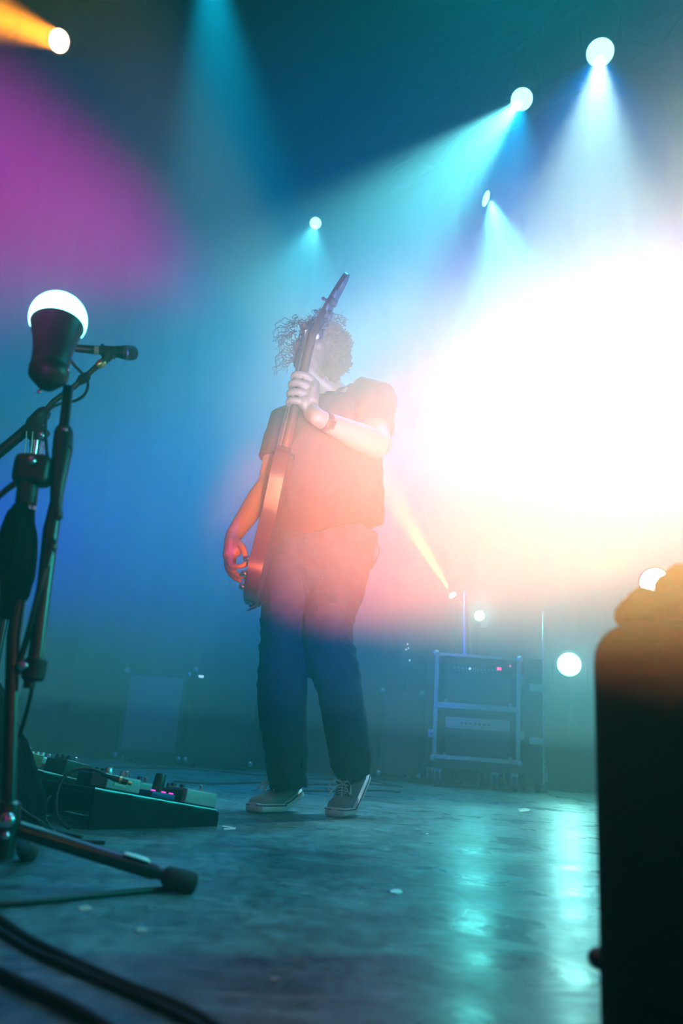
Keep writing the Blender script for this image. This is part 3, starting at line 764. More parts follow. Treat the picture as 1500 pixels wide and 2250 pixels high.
# steep boom: upper thin rod, sleeve, lower tube, counterweight end
bm = NB(); tube(bm, [P(150, 850, YA), P(140, 945, YA)], .0085, 14); obj('boom_tip', bm, M['black_metal'], SA)
bm = NB(); tube(bm, [P(141, 938, YA), P(140, 950, YA), P(137, 990, YA), P(127, 1060, YA), P(123, 1105, YA)], [.0115, .0155, .0165, .0125, .0095], 18); sl = obj('boom_sleeve', bm, M['black_plastic'], SA)
bm = NB(); ball(bm, P(142, 944, YA - .018), (.005, .004, .004)); obj('sleeve_screw', bm, M['chrome'], sl)
bm = NB(); ball(bm, P(154, 984, YA - .005), .0045); obj('sleeve_knob', bm, M['black_metal'], sl)
bm = NB(); tube(bm, [P(126, 1090, YA), P(112, 1165, YA), P(96, 1300, YA), P(78, 1450, YA)], [.0095, .0125, .0115, .0115], 16); obj('boom_tube', bm, M['black_metal'], SA)
bm = NB(); tube(bm, [P(130, 1090, YA - .005), P(124, 1100, YA - .005), P(128, 1135, YA - .005), P(112, 1150, YA)], [.007, .008, .008, .006], 12); obj('cable_clip', bm, M['black_plastic'], SA)
bm = NB(); ball(bm, P(113, 1200, YA - .006), (.009, .008, .014)); tube(bm, [P(113, 1200, YA - .006), P(104, 1245, YA - .012)], [.006, .004], 10); obj('boom_knob', bm, M['black_metal'], SA)
bm = NB(); tube(bm, [P(80, 1446, YA), P(79, 1452, YA), P(72, 1490, YA), P(71, 1496, YA)], [.013, .0175, .0175, .013], 18); cyl(bm, P(66, 1494, YA), P(64, 1512, YA), .009, 14); obj('counterweight', bm, M['rubber'], SA)
bm = NB(); ball(bm, P(50, 1462, YA - .02), (.008, .006, .007)); cyl(bm, P(50, 1462, YA - .018), P(66, 1470, YA), .004); obj('counterweight_screw', bm, M['chrome'], SA)
bm = NB(); tube(bm, [P(98, 1250, YA - .02), P(60, 1400, YA - .01), P(38, 1470, YA), P(45, 1480, YA)], .0045, 10); obj('brace_rod', bm, M['black_metal'], SA)
# base: hub, three legs, one runs out to the right
bm = NB(); lathe(bm, [(.012, -.05), (.02, -.045), (.022, 0), (.018, .03), (.012, .034)], colr, (0, 0, 1), 20); obj('base_hub', bm, M['black_metal'], SA)
bm = NB(); ball(bm, P(14, 1802, YA - .025), (.012, .008, .011)); ball(bm, P(12, 1836, YA - .024), (.006, .005, .006)); obj('hub_bolt', bm, M['chrome'], SA)
lg = [FOOT, colr + Vector((-.20, -.10, 0)), colr + Vector((-.05, .27, 0))]; lg[1].z = lg[2].z = .016
for i, f in enumerate(lg):
    a = colr + (f - colr).normalized() * .02
    d = (f - a).normalized(); k = .24 / .29
    bm = NB(); tube(bm, [a, a.lerp(f, .80), a.lerp(f, .83), a.lerp(f, .9)], [.0115, .0115, .0085, .0085], 18); L_ = obj('leg', bm, M['black_metal'], SA)
    bm = NB(); tube(bm, [a.lerp(f, .86), a.lerp(f, .88), a.lerp(f, .97), f + d * .012, f + d * .016], [.0105, .0145, .0168, .0168, .012], 20); obj('rubber_foot', bm, M['rubber'], L_)
    if i == 0:
        bm = NB(); upn = Vector((0, 0, 1)); upn = (upn - d * upn.dot(d)).normalized(); sd = d.cross(upn)
        tube(bm, [a.lerp(f, .60) + upn * .0112, a.lerp(f, .62) + upn * .0125, a.lerp(f, .74) + upn * .0125, a.lerp(f, .76) + upn * .0112], [(.001, .008), (.003, .012), (.003, .012), (.001, .007)], 12, up=upn)
        obj('white_patch', bm, M['paper'], L_)  # bright white strip on the upper side of the leg
# lit bulb on the tip
BC = P(128, 702, YA); br = pw(128, 700, YA, 61)
BULB = thing('light_bulb', 'large glowing globe bulb with dark conical body on top of the steep boom', 'bulb', P(140, 850, YA))
bax = (BC - P(128, 860, YA)).normalized() * .93 + Vector((.0, -.0, 0))
bax = (BC + Vector((0, .03, 0)) - P(116, 860, YA)).normalized()
bulb_m = mat('lit_bulb_glass', (.9, .95, .9), .3, emis=(.12, 1.0, .78), estr=15.0)
bm = NB(); lathe(bm, [(0, br)] + [(br * math.sin(a), br * math.cos(a)) for a in [i * math.pi / 22 for i in range(1, 14)]], BC, bax, 36); obj('globe', bm, bulb_m, BULB)
hh = pw(128, 780, YA, 1)
bm = NB(); lathe(bm, [(0, -8 * hh), (55 * hh, -8 * hh), (60 * hh, -12 * hh), (57 * hh, -20 * hh), (48 * hh, -50 * hh), (41 * hh, -90 * hh), (39 * hh, -135 * hh), (36 * hh, -140 * hh), (0, -140 * hh)], BC, bax, 36)
obj('bulb_body', bm, M['black_plastic'], BULB)
bm = NB(); lathe(bm, [(0, -134 * hh), (40 * hh, -134 * hh), (42 * hh, -140 * hh), (41 * hh, -158 * hh), (36 * hh, -165 * hh), (18 * hh, -186 * hh), (10 * hh, -188 * hh), (0, -188 * hh)], BC, bax, 30); so_ = obj('bulb_socket', bm, M['black_plastic'], BULB)
for a, b, c in ((148, 812, .03), (86, 860, .02)):
    bm = NB(); ball(bm, P(a, b, YA - c), (.004, .003, .004)); obj('socket_screw', bm, M['chrome'], so_)

# second stand behind, holding the vocal microphone
YB = 1.62
SB = thing('boom_stand', 'black boom stand behind the bulb stand, its arm rising to the microphone', 'stand', P(40, 1700, YB) * 1)
SB.location.z = 0
pb = P(78, 990, YB); base_b = Vector((pb.x, pb.y, 0))
SB.location = base_b
bm = NB(); tube(bm, [base_b + Vector((0, 0, .05)), pb], .0085, 14); obj('pole', bm, M['black_metal'], SB)
bm = NB(); cyl(bm, P(78, 1004, YB), P(82, 976, YB), .014, 18); cyl(bm, P(81, 982, YB), P(82, 972, YB), .016, 18); obj('pole_cap', bm, M['chrome'], SB)
bm = NB(); box(bm, P(79, 950, YB), (.045, .03, .042), Matrix.Rotation(R(35), 3, 'Y').to_quaternion(), .008); obj('swivel', bm, M['black_plastic'], SB)
bm = NB(); ball(bm, P(90, 956, YB - .02), (.008, .006, .008)); obj('swivel_bolt', bm, M['chrome'], SB)
arm = [P(-30, 1018, YB), P(40, 960, YB), P(80, 925, YB), P(118, 882, YB), P(165, 848, YB), P(205, 812, YB)]
bm = NB(); tube(bm, [arm[0], arm[1], arm[2]], [.0115, .0115, .0115], 14); obj('boom_rear', bm, M['black_metal'], SB)
bm = NB(); tube(bm, [P(66, 938, YB), P(72, 932, YB), P(96, 908, YB), P(104, 900, YB)], [.0125, .0165, .016, .011], 16); obj('boom_joint', bm, M['black_plastic'], SB)
bm = NB(); tube(bm, [arm[2], arm[3], arm[4], arm[5], P(215, 803, YB)], .0062, 12); obj('boom_front', bm, M['black_metal'], SB)
bm = NB(); tube(bm, [P(172, 842, YB), P(180, 834, YB), P(190, 827, YB), P(194, 823, YB)], [.007, .0105, .0105, .007], 12); obj('cable_wrap', bm, M['rubber'], SB)
bm = NB(); tube(bm, [P(213, 806, YB), P(217, 802, YB), P(226, 796, YB), P(230, 793, YB)], [.007, .009, .0095, .007], 14); obj('thread_adapter', bm, M['brass'], SB)['label'] = 'pale metal adapter under the clip'
bm = NB(); tube(bm, [P(228, 795, YB), P(236, 784, YB), P(240, 776, YB)], [(.006, .008), (.010, .012), (.016, .015)], 14)
cyl(bm, P(226, 771.5, YB), P(252, 776, YB), .0135, 20); obj('microphone_clip', bm, M['black_plastic'], SB)
for dx in (0, 14):
    bm = NB(); tube(bm, smooth_path([P(58 + dx, 948, YB - .02), P(57 + dx * .9, 975, YB - .02), P(52 + dx, 1004, YB - .02)], 4), .0016, 6); obj('bungee_cord', bm, M['steel'], SB)
for a in (100, 170, 250):
    f = base_b + Vector((.26 * math.cos(R(a)), .26 * math.sin(R(a)), .012)); s0 = base_b + Vector((0, 0, .1))
    bm = NB(); tube(bm, [s0, f], .008, 12); L_ = obj('leg', bm, M['black_metal'], SB)
    bm = NB(); tube(bm, [s0.lerp(f, .92), f + (f - s0).normalized() * .01], .0115, 12); obj('rubber_foot', bm, M['rubber'], L_)
# microphone
MR = P(303, 777, YB + .04); ML = P(165, 765, YB - .01); md = (MR - ML).normalized(); ml = (MR - ML).length
MIC = thing('microphone', 'dark vocal microphone lying level in the boom clip, its grille to the right', 'microphone', ML)
def MP(t, off=0): return ML + md * (ml * t)
u_ = pw(230, 775, YB, 1)
bm = NB(); lathe(bm, [(0, 0), (8.5 * u_, 0), (9 * u_, .01), (9.5 * u_, .3 * ml), (10.5 * u_, .45 * ml), (14 * u_, .72 * ml), (15.5 * u_, .80 * ml), (12 * u_, .81 * ml), (0, .81 * ml)], ML, md, 28); obj('handle', bm, M['black_metal'], MIC)
bm = NB(); lathe(bm, [(16 * u_, .79 * ml), (17.2 * u_, .80 * ml), (17.2 * u_, .825 * ml), (16 * u_, .835 * ml)], ML, md, 28); obj('band', bm, M['steel'], MIC)
gr = mat('grille_mesh', (.14, .14, .15), .35, metal=.7, bump=.9, bump_scale=600)
bm = NB(); lathe(bm, [(15.5 * u_, .75 * ml), (16.5 * u_, .80 * ml), (16.8 * u_, .87 * ml), (15.6 * u_, .94 * ml), (11 * u_, .985 * ml), (5 * u_, 1.0 * ml), (0, 1.003 * ml)], ML, md, 28); obj('grille', bm, gr, MIC)
bm = NB(); lathe(bm, [(9.6 * u_, .29 * ml), (10.4 * u_, .295 * ml), (10.8 * u_, .365 * ml), (9.8 * u_, .37 * ml)], ML, md, 24); obj('tape_band', bm, M['tape'], MIC)['label'] = 'pale tape round the handle'
bm = NB(); ball(bm, MP(.45) - Vector((0, .016, -.006)), (.004, .003, .003)); obj('switch', bm, M['black_plastic'], MIC)
# its cable
def cable(name, label, pts, r, n=8, m='cable', seg=10, **k):
    bm = NB(); tube(bm, smooth_path(pts, n), r, seg); return tag(obj(name, bm, M[m]), label, 'cable', **k)
cable('microphone_cable', 'thin cable looping from the vocal microphone down along the boom stands', [ML + md * .002, P(150, 775, YB - .04), P(155, 792, YB - .05), P(183, 824, YB - .03), P(193, 842, YB - .03), P(187, 865, YB - .03), P(166, 880, YB - .02), P(130, 888, YB - .03),
      P(106, 905, YB - .06), P(100, 950, YB - .1), P(108, 1030, YB - .15), P(120, 1090, YA + .05), P(116, 1160, YA + .05), P(100, 1260, YA + .04), P(84, 1400, YA + .04), P(60, 1560, YA + .06), Vector((-.52, 1.36, .10)), Vector((-.58, 1.40, .006)), Vector((-.75, 1.5, .006))], .0032)
# towel hanging on the pole
bm = NB()
rows = [(57, 1112, 15, .02), (48, 1128, 26, .028), (42, 1165, 34, .034), (38, 1215, 38, .038), (36, 1265, 35, .036), (28, 1310, 27, .028), (20, 1345, 17, .02), (15, 1362, 8, .01)]
loft(bm, [(a, b, YA, c, d) for a, b, c, d in rows], 36)
tw = remesh(bm, .0035, 2, 'towel')
folds(tw, lambda p: .0035 * noise.noise(Vector((p.x * 90, p.y * 90, p.z * 8))) + .002 * math.sin(p.x * 420 + p.z * 12))
tag(link('towel', tw, M['cloth']), 'black towel bunched round the pole of the nearest stand', 'towel')
# black cloth bag at the foot of the stands
bm = NB()
loft(bm, [(-30, 1500, 1.88, 30, .05), (-25, 1560, 1.88, 48, .08), (-20, 1630, 1.86, 66, .11), (-15, 1700, 1.86, 84, .12), (-10, 1760, 1.86, 100, .13), (-10, 1800, 1.86, 104, .12), (-8, 1832, 1.86, 92, .11)], 36)
bg = remesh(bm, .008, 2, 'bag')
folds(bg, lambda p: .010 * noise.noise(Vector((p.x * 22, p.y * 22, p.z * 5))) + .004 * noise.noise(Vector((p.x * 60, p.y * 60, p.z * 18))))
zmin = min(v.co.z for v in bg.vertices)
for v in bg.vertices: v.co.z = max(v.co.z, .002)
BG = tag(link('bag', bg, M['cloth']), 'tall black cloth bag standing at the left edge behind the chrome hub', 'bag')
bm = NB(); tube(bm, smooth_path([P(24, 1583, 1.78), P(31, 1590, 1.77), P(33, 1600, 1.77), P(26, 1607, 1.77), P(20, 1604, 1.78)], 5), .0016, 6); obj('zip_pull', bm, M['steel'], BG)
# ---------------------------------------------------------------- pedalboards
def solid(name, m, parent, f, smooth=True):
    bm = NB(); f(bm); return obj(name, bm, m, parent, smooth=smooth)
def make_board(label, o, ang, La, Wb, h0, h1):
    a = Vector((math.cos(ang), math.sin(ang), 0)); b = Vector((-math.sin(ang), math.cos(ang), 0))
    T = thing('pedalboard', label, 'pedalboard', o)
    def at(u, v, z=0):
        base = o + a * u + b * v
        return Vector((base.x, base.y, h0 + (h1 - h0) * u / La + z))
    q = (Matrix.Rotation(ang, 3, 'Z') @ Matrix.Rotation(-math.atan2(h1 - h0, La), 3, 'Y')).to_quaternion()
    for v in (0.006, Wb - .006):
        bm = NB(); prism(bm, [(0, 0), (La, 0), (La, h1 - .004), (0, h0 - .004)], basis(o + b * v, a, Vector((0, 0, 1)), b), .012); obj('side_plate', bm, M['cloth'], T, smooth=False)
    n = 4
    for k in range(n):
        u = La * (k + .5) / n
        bm = NB(); box(bm, at(u, Wb / 2, -.006), (La / n - .014, Wb, .012), q, .002); obj('rail', bm, M['black_metal'], T)
    bm = NB(); tube(bm, [at(0.002, .006, 0), at(La - .002, .006, 0)], .0022, 8); obj('edge_trim', bm, M['steel'], T)['label'] = 'bright edge strip'
    return T, at, q
def pedal(T, at, q, u, v, su, sv, h, m, label, knobs=(), switch=True, leds=(), group='effects pedals on the pedalboards', kn='black_plastic'):
    c = at(u, v, h / 2 + .005)
    X = q @ Vector((1, 0, 0)); Y = q @ Vector((0, 1, 0)); Z = q @ Vector((0, 0, 1))
    t = thing('effects_pedal', label, 'pedal', at(u, v, 0), group=group)
    bm = NB(); box(bm, c, (su, sv, h), q, .004, 3); obj('housing', bm, m, t)
    bm = NB(); box(bm, c - Z * (h / 2 + .0005), (su * .98, sv * .98, .003), q); obj('base_plate', bm, M['rubber'], t)
    for (ku, kv, kr, kh) in knobs:
        p = c + X * ku + Y * kv + Z * (h / 2)
        bm = NB(); lathe(bm, [(kr, 0), (kr * 1.05, .002), (kr * .9, kh * .9), (kr * .8, kh), (0, kh)], p, Z, 16); k = obj('knob', bm, M[kn], t)
    if switch:
        p = c - X * 0 + X * (su * .25) + Z * (h / 2)
        bm = NB(); lathe(bm, [(.007, 0), (.007, .003), (.004, .003), (.004, .008), (.0062, .009), (.0062, .014), (.004, .016), (0, .016)], p, Z, 14); obj('footswitch', bm, M['chrome'], t)
    for (lu, lv, lm) in leds:
        bm = NB(); box(bm, c + X * lu + Y * lv + Z * (h / 2 + .0015), (.014, .003, .003), q, .001); obj('led', bm, M[lm], t)
    return t, c, X, Y, Z
fl = F(196, 1824); fr = F(477, 1816)
ang1 = math.atan2(fr.y - fl.y, fr.x - fl.x); La1 = (fr - fl).length
h_hi = P(200, 1732, fl.y).z; h_lo = P(492, 1782, fr.y).z
B1, at1, q1 = make_board('nearer black pedalboard sloping down to the right, with the arching cable', fl, ang1, La1, .42, h_hi, h_lo)
pedal(B1, at1, q1, La1 - .055, .055, .105, .09, .036, M['pedal_grey'], 'plain pale grey pedal at the low right end of the nearer board', switch=True)
pedal(B1, at1, q1, La1 * .54, .05, .075, .075, .014, M['pedal_blue'], 'low pedal with one tall black knob and glowing magenta strips', knobs=((.0, -.005, .0155, .045),), switch=False, leds=((-.03, -.03, 'led_mag'), (.024, -.034, 'led_mag'), (.0, -.034, 'led_mag')))
t_, c_, X_, Y_, Z_ = pedal(B1, at1, q1, La1 * .24, .06, .10, .075, .034, M['pedal_grey'], 'grey pedal at the high left end with the plugged-in cable', knobs=((-.03, .0, .012, .016), (.02, .01, .008, .014)), switch=True, kn='alu')
bm = NB(); box(bm, c_ - Y_ * .0385 - X_ * .012, (.034, .002, .014), q1); obj('pale_sticker', bm, M['tape'], t_)
pedal(B1, at1, q1, La1 * .78, .07, .05, .09, .030, M['black_plastic'], 'small black pedal between the tall knob and the pale grey pedal', knobs=((-.012, -.02, .008, .014), (-.012, .02, .008, .014)), switch=False)
pedal(B1, at1, q1, La1 * .30, .17, .08, .11, .034, M['black_metal'], 'black pedal in the second row behind the plugged-in cable', knobs=((-.02, -.03, .007, .013), (-.02, .0, .007, .013), (-.02, .03, .007, .013)))
pedal(B1, at1, q1, La1 * .60, .17, .08, .11, .032, M['pedal_grey'], 'grey pedal in the second row behind the tall knob', knobs=((-.02, -.03, .007, .013), (-.02, .03, .007, .013)))
pedal(B1, at1, q1, La1 * .86, .18, .07, .11, .030, M['black_metal'], 'black pedal at the low end of the second row', knobs=((-.015, -.03, .007, .013), (-.015, .03, .007, .013)))
# farther board
o2 = fl + Vector((-math.sin(ang1), math.cos(ang1), 0)) * .46 + Vector((math.cos(ang1), math.sin(ang1), 0)) * -.16
o2.z = 0
B2, at2, q2 = make_board('farther black pedalboard behind the nearer one, crowded with dark pedals', o2, ang1 + R(4), .52, .5, .15, .055)
cols = ['black_metal', 'pedal_green', 'black_plastic', 'pedal_red', 'black_metal', 'pedal_grey', 'pedal_blue', 'black_plastic', 'black_metal']
names = ['black', 'olive green', 'matt black', 'plum', 'glossy black', 'grey', 'dark blue', 'dull black', 'shiny black']
k = 0
for j, v in enumerate((.07, .22, .38)):
    for i, u in enumerate((.08, .23, .39)):
        pedal(B2, at2, q2, u, v, .085, .11, .032 + .006 * (k % 3), M[cols[k]], f'{names[k]} pedal in the {("near", "middle", "far")[j]} row of the farther board, {("at its high end", "halfway down", "at its low end")[i]}',
              knobs=((-.022, -.03, .008, .014), (-.022, .0, .008, .014), (-.022, .03, .008, .014)), kn=('alu' if k % 2 else 'black_plastic'))
        k += 1
# plug and the arching cable
pl = c_ - Y_ * .042 + X_ * .02
PLG = thing('jack_plug', 'brass-tipped jack plug lying across the grey pedal at the head of the board', 'plug', pl)
a_, b_ = P(270, 1716, fl.y + .03), P(240, 1706, fl.y + .02)
dpl = (a_ - b_).normalized()
bm = NB(); tube(bm, [a_ + dpl * .012, a_ + dpl * .01, a_ - dpl * .02, b_, b_ - dpl * .02], [.004, .0075, .0078, .006, .0045], 16); obj('plug_body', bm, M['black_metal'], PLG)
bm = NB(); cyl(bm, a_ - dpl * .004, a_ - dpl * .010, .0086, 16); cyl(bm, a_ + dpl * .012, a_ + dpl * .022, .0045, 12); obj('brass_ring', bm, M['brass'], PLG)
yb = fl.y - .03
cable('patch_cable', 'grey-blue cable arching high from the plug down to the floor beside the board', [b_ - dpl * .015, P(220, 1696, yb + .03), P(190, 1689, yb + .02), P(158, 1694, yb), P(135, 1716, yb - .02), P(124, 1750, yb - .03), P(124, 1785, yb - .05), P(135, 1808, yb - .04), P(152, 1820, yb - .02)], .0042)
cable('patch_cable', 'thinner dark cable loop hanging inside the big arch', [P(112, 1750, 2.1), P(102, 1762, 2.08), P(98, 1785, 2.06), P(104, 1808, 2.03), F(122, 1826, .004), F(180, 1840, .004)], .0034)
cable('signal_cable', 'shiny cable slanting down behind the stand leg near its hub', [P(40, 1774, 1.70), P(60, 1790, 1.68), P(88, 1806, 1.66), F(110, 1822, .02), F(150, 1845, .005), F(230, 1852, .005)], .0042)
# ---------------------------------------------------------------- backline
YR = 5.75
def LX(px, py): return P(px, py, YR)
rk_l, rk_r = P(952, 1600, YR).x, P(1141, 1600, YR).x
z_top, z_mid, z_bot = P(1050, 1441, YR).z, P(1050, 1554, YR).z, P(1050, 1672, YR).z
cxr = (rk_l + rk_r) / 2; wr = rk_r - rk_l; dr = .5; yf = YR
RK = thing('rack_case', 'black wheeled road case with pale metal edges holding two amplifier heads', 'road case', (cxr, yf + dr / 2, 0))
t = .018
def pbox(name, m, x0, x1, y0, y1, z0, z1, parent, bevel=.003, **k):
    bm = NB(); box(bm, ((x0 + x1) / 2, (y0 + y1) / 2, (z0 + z1) / 2), (x1 - x0, y1 - y0, z1 - z0), None, bevel); return obj(name, bm, m, parent, **k)
pbox('side_panel', M['case'], rk_l, rk_l + t, yf, yf + dr, z_bot, z_top, RK); pbox('side_panel', M['case'], rk_r - t, rk_r, yf, yf + dr, z_bot, z_top, RK)
pbox('top_panel', M['case'], rk_l, rk_r, yf, yf + dr, z_top - t, z_top, RK); pbox('bottom_panel', M['case'], rk_l, rk_r, yf, yf + dr, z_bot, z_bot + t, RK)
pbox('back_panel', M['case'], rk_l + t, rk_r - t, yf + dr - t, yf + dr, z_bot + t, z_top - t, RK)
pbox('shelf', M['alu'], rk_l + t, rk_r - t, yf - .004, yf + dr - t, z_mid - .020, z_mid + .020, RK)['label'] = 'pale middle rail and shelf'
e = .024
for x0, x1 in ((rk_l - .004, rk_l + e), (rk_r - e, rk_r + .004)):
    bm = NB(); box(bm, ((x0 + x1) / 2, yf - .003, (z_bot + z_top) / 2), (x1 - x0, .01, z_top - z_bot + .008), None, .002); obj('edge_profile', bm, M['alu'], RK)
for z0, z1 in ((z_top - e * .6, z_top + .004), (z_bot - .004, z_bot + e)):
    bm = NB(); box(bm, (cxr, yf - .002, (z0 + z1) / 2), (wr, .008, z1 - z0), None, .002); obj('edge_profile', bm, M['alu'], RK)
for sx in (rk_l, rk_r):
    for sz in (z_bot, z_top):
        bm = NB(); ball(bm, (sx, yf, sz), .022, None, 14, 10); obj('ball_corner', bm, M['steel'], RK)
for sx, zz in ((rk_r, P(1140, 1492, YR).z), (rk_r, P(1138, 1616, YR).z), (rk_l - .012, P(946, 1611, YR).z)):
    bm = NB(); box(bm, (sx + (.006 if sx > cxr else -.006), yf - .008, zz), (.045, .02, .055), None, .004); ball(bm, (sx, yf - .022, zz + .006), (.012, .01, .012)); obj('latch', bm, M['steel'], RK)
zb = z_bot - .07
pbox('dolly', M['case'], rk_l - .01, rk_r + .03, yf - .01, yf + dr, z_bot - .065, z_bot - .006, RK)
for sx in (rk_l + .04, rk_r - .17, rk_r - .03):
    for sy in (yf + .03, yf + dr - .06):
        zc = z_bot - .065
        bm = NB(); box(bm, (sx, sy, zc - .012), (.05, .05, .02), None, .003); box(bm, (sx - .018, sy, zc - .05), (.006, .04, .07), None, .002); box(bm, (sx + .018, sy, zc - .05), (.006, .04, .07), None, .002); cs = obj('caster', bm, M['steel'], RK)
        rw = min(.045, (zc - .01) / 2 + .012)
        bm = NB(); cyl(bm, (sx - .013, sy, rw), (sx + .013, sy, rw), rw, 24); obj('wheel', bm, M['rubber'], cs)
# upper head
def amp(label, x0, x1, z0, z1, pale, nk, led):
    A = thing('amplifier_head', label, 'amplifier', ((x0 + x1) / 2, yf + .2, z0))
    pbox('cabinet', M['tolex'], x0, x1, yf + .03, yf + .36, z0, z1, A, .008)
    h = z1 - z0
    zc0, zc1 = (z1 - h * .24, z1 - h * .06) if not pale else (z1 - h * .30, z1 - h * .02)
    cp = pbox('control_panel', M['panel'] if pale else M['black_metal'], x0 + .02, x1 - .02, yf + .022, yf + .034, zc0, zc1, A, .001)
    if pale: cp['label'] = 'pale brushed control panel'
    pbox('grille', M['grille'], x0 + .02, x1 - .02, yf + .020, yf + .032, z0 + .02, zc0 - .006, A, .002)
    for i in range(nk):
        xx = (x0 + .075 + (x1 - x0 - .20) * i / (nk - 1)) if not pale else (x0 + .13 + .032 * i)
        bm = NB(); cyl(bm, (xx, yf + .024, (zc0 + zc1) / 2), (xx, yf + .006, (zc0 + zc1) / 2), .0085, 12); obj('knob', bm, M['led_white'] if (not pale and i in (4,)) else (M['chrome'] if not pale else M['black_plastic']), A)
    if pale:
        for i in range(3):
            bm = NB(); cyl(bm, (x1 - .12 + .03 * i, yf + .024, (zc0 + zc1) / 2), (x1 - .12 + .03 * i, yf + .014, (zc0 + zc1) / 2), .005, 10); obj('switch', bm, M['steel'], A)
        bm = NB(); box(bm, (x0 + .085, yf + .018, z0 + h * .50), (.10, .006, .028), None, .002); obj('badge', bm, M['black_metal'], A)
    else:
        for i in range(nk):
            xx = x0 + .075 + (x1 - x0 - .20) * i / (nk - 1)
            bm = NB(); cyl(bm, (xx + .008, yf + .02, zc0 + .004), (xx + .008, yf + .012, zc0 + .004), .004, 8); obj('jack_socket', bm, M['steel'], A)
    for lx, lz, sx, m_ in led:
        bm = NB(); box(bm, (lx, yf + .014, lz), (sx, .006, .02 if sx > .02 else .012), None, .003); obj('pilot_light', bm, M[m_], A)
    for sx in (x0 + .02, x1 - .02):
        bm = NB(); ball(bm, (sx, yf + .024, z0 + .012), (.012, .01, .010)); obj('corner_guard', bm, M['steel'], A)
    return A
ux0, ux1 = P(975, 1500, YR).x, P(1129, 1500, YR).x
amp('upper amplifier head with a row of small bright knobs and a magenta pilot light', ux0, ux1, z_mid + .0205, z_top - .05, False, 12, [(P(1097, 1469, YR).x, P(1097, 1469, YR).z, .032, 'led_red'), (P(1125, 1463, YR).x - .012, P(1125, 1463, YR).z, .010, 'led_red')])
amp('lower amplifier head with a pale control panel and seven dark knobs', P(973, 1600, YR).x, P(1128, 1600, YR).x, z_bot + t + .001, P(1050, 1577, YR).z, True, 7, [])
# taller dark case on the right of it
hx0, hx1 = rk_r + .05, P(1193, 1600, YR + .1).x
TC = thing('equipment_case', 'tall plain dark case standing right of the wheeled rack, with one bright edge', 'case', ((hx0 + hx1) / 2, YR + .3, 0))
pbox('shell', M['case'], hx0, hx1, YR + .1, YR + .6, .06, P(1180, 1448, YR + .1).z, TC, .004)
pbox('edge_profile', M['alu'], hx1 - .006, hx1 + .006, YR + .088, YR + .102, .06, P(1195, 1345, YR + .1).z, TC, .002)
for sx in (hx0 + .03, hx1 - .03):
    for sy in (YR + .14, YR + .56):
        bm = NB(); cyl(bm, (sx - .012, sy, .03), (sx + .012, sy, .03), .03, 18); obj('wheel', bm, M['rubber'], TC)
for zz in (.35, .72):
    bm = NB(); box(bm, ((hx0 + hx1) / 2 + .02, YR + .094, zz), (.10, .012, .05), None, .003); obj('label_plate', bm, M['alu'], TC)
# pole rising above the rack
px_ = P(1021, 1436, YR + .2)
PL = thing('metal_pole', 'bright slim metal pole standing on top of the wheeled rack', 'pole', (px_.x, YR + .2, z_top))
bm = NB(); tube(bm, [Vector((px_.x, YR + .2, z_top + .012)), Vector((P(1021, 1330, YR + .2).x, YR + .2, P(1021, 1300, YR + .2).z))], .016, 14); obj('tube', bm, M['chrome'], PL)
bm = NB(); cyl(bm, (px_.x, YR + .2, z_top), (px_.x, YR + .2, z_top + .014), .05, 20); obj('foot_plate', bm, M['steel'], PL)
bm = NB(); tube(bm, [Vector((px_.x + .045, YR + .2, z_top + .012)), Vector((px_.x + .02, YR + .2, P(1024, 1340, YR + .2).z))], .004, 8); obj('guy_wire', bm, M['steel'], PL)
# bottle
bt = F(1193, 1737); bt = Vector((P(1193, 1737, 6.0).x, 6.0, 0))
bs = (P(1193, 1664, 6.0).z - max(0, P(1193, 1737, 6.0).z)) / .235 * .99
BT = thing('water_bottle', 'clear plastic water bottle with white cap standing on the floor by the tall case', 'bottle', bt)
bm = NB(); lathe(bm, [(r * bs, z * bs) for r, z in [(0, .001), (.028, .001), (.033, .006), (.033, .03), (.031, .034), (.033, .038), (.033, .06), (.031, .064), (.033, .068), (.033, .15), (.030, .16), (.033, .168), (.028, .188), (.014, .205), (.013, .218), (0, .218)]], bt, (0, 0, 1), 22); obj('plastic_body', bm, M['water'], BT)
bm = NB(); lathe(bm, [(r * bs, z * bs) for r, z in [(.0336, .085), (.0337, .086), (.0337, .14), (.0336, .141)]], bt, (0, 0, 1), 22); obj('label', bm, M['label'], BT)
bm = NB(); lathe(bm, [(r * bs, z * bs) for r, z in [(.0, .218), (.0155, .218), (.0155, .235), (.014, .237), (0, .237)]], bt, (0, 0, 1), 18); obj('cap', bm, M['cap'], BT)
# left background: speaker cabinet with a pale front, dark case beside it
def cab(label, l, r, tpx, bpx, y, front, cat='speaker'):
    x0, x1 = P(l, (tpx + bpx) / 2, y).x, P(r, (tpx + bpx) / 2, y).x; z1 = P((l + r) / 2, tpx, y).z
    T = thing('speaker_cabinet', label, cat, ((x0 + x1) / 2, y + .2, 0))
    z0 = .05
    pbox('enclosure', M['tolex'], x0, x1, y, y + .38, z0, z1, T, .01)
    fp = pbox('front_grille', front, x0 + .035, x1 - .035, y - .008, y + .004, z0 + .04, z1 - .035, T, .004)
    for sx in (x0 + .05, x1 - .05):
        for sy in (y + .05, y + .33):
            bm = NB(); cyl(bm, (sx - .012, sy, .0255), (sx + .012, sy, .0255), .0255, 18); obj('wheel', bm, M['rubber'], T)
    for sx in (x0, x1):
        for sz in (z0, z1):
            bm = NB(); ball(bm, (sx, y, sz), .02, None, 12, 8); obj('corner_guard', bm, M['steel'], T)
    return T, x0, x1, z0, z1
c1, x0, x1, z0, z1 = cab('tall dark speaker cabinet with a pale grey front in the left background', 266, 404, 1476, 1660, 6.0, M['board'])
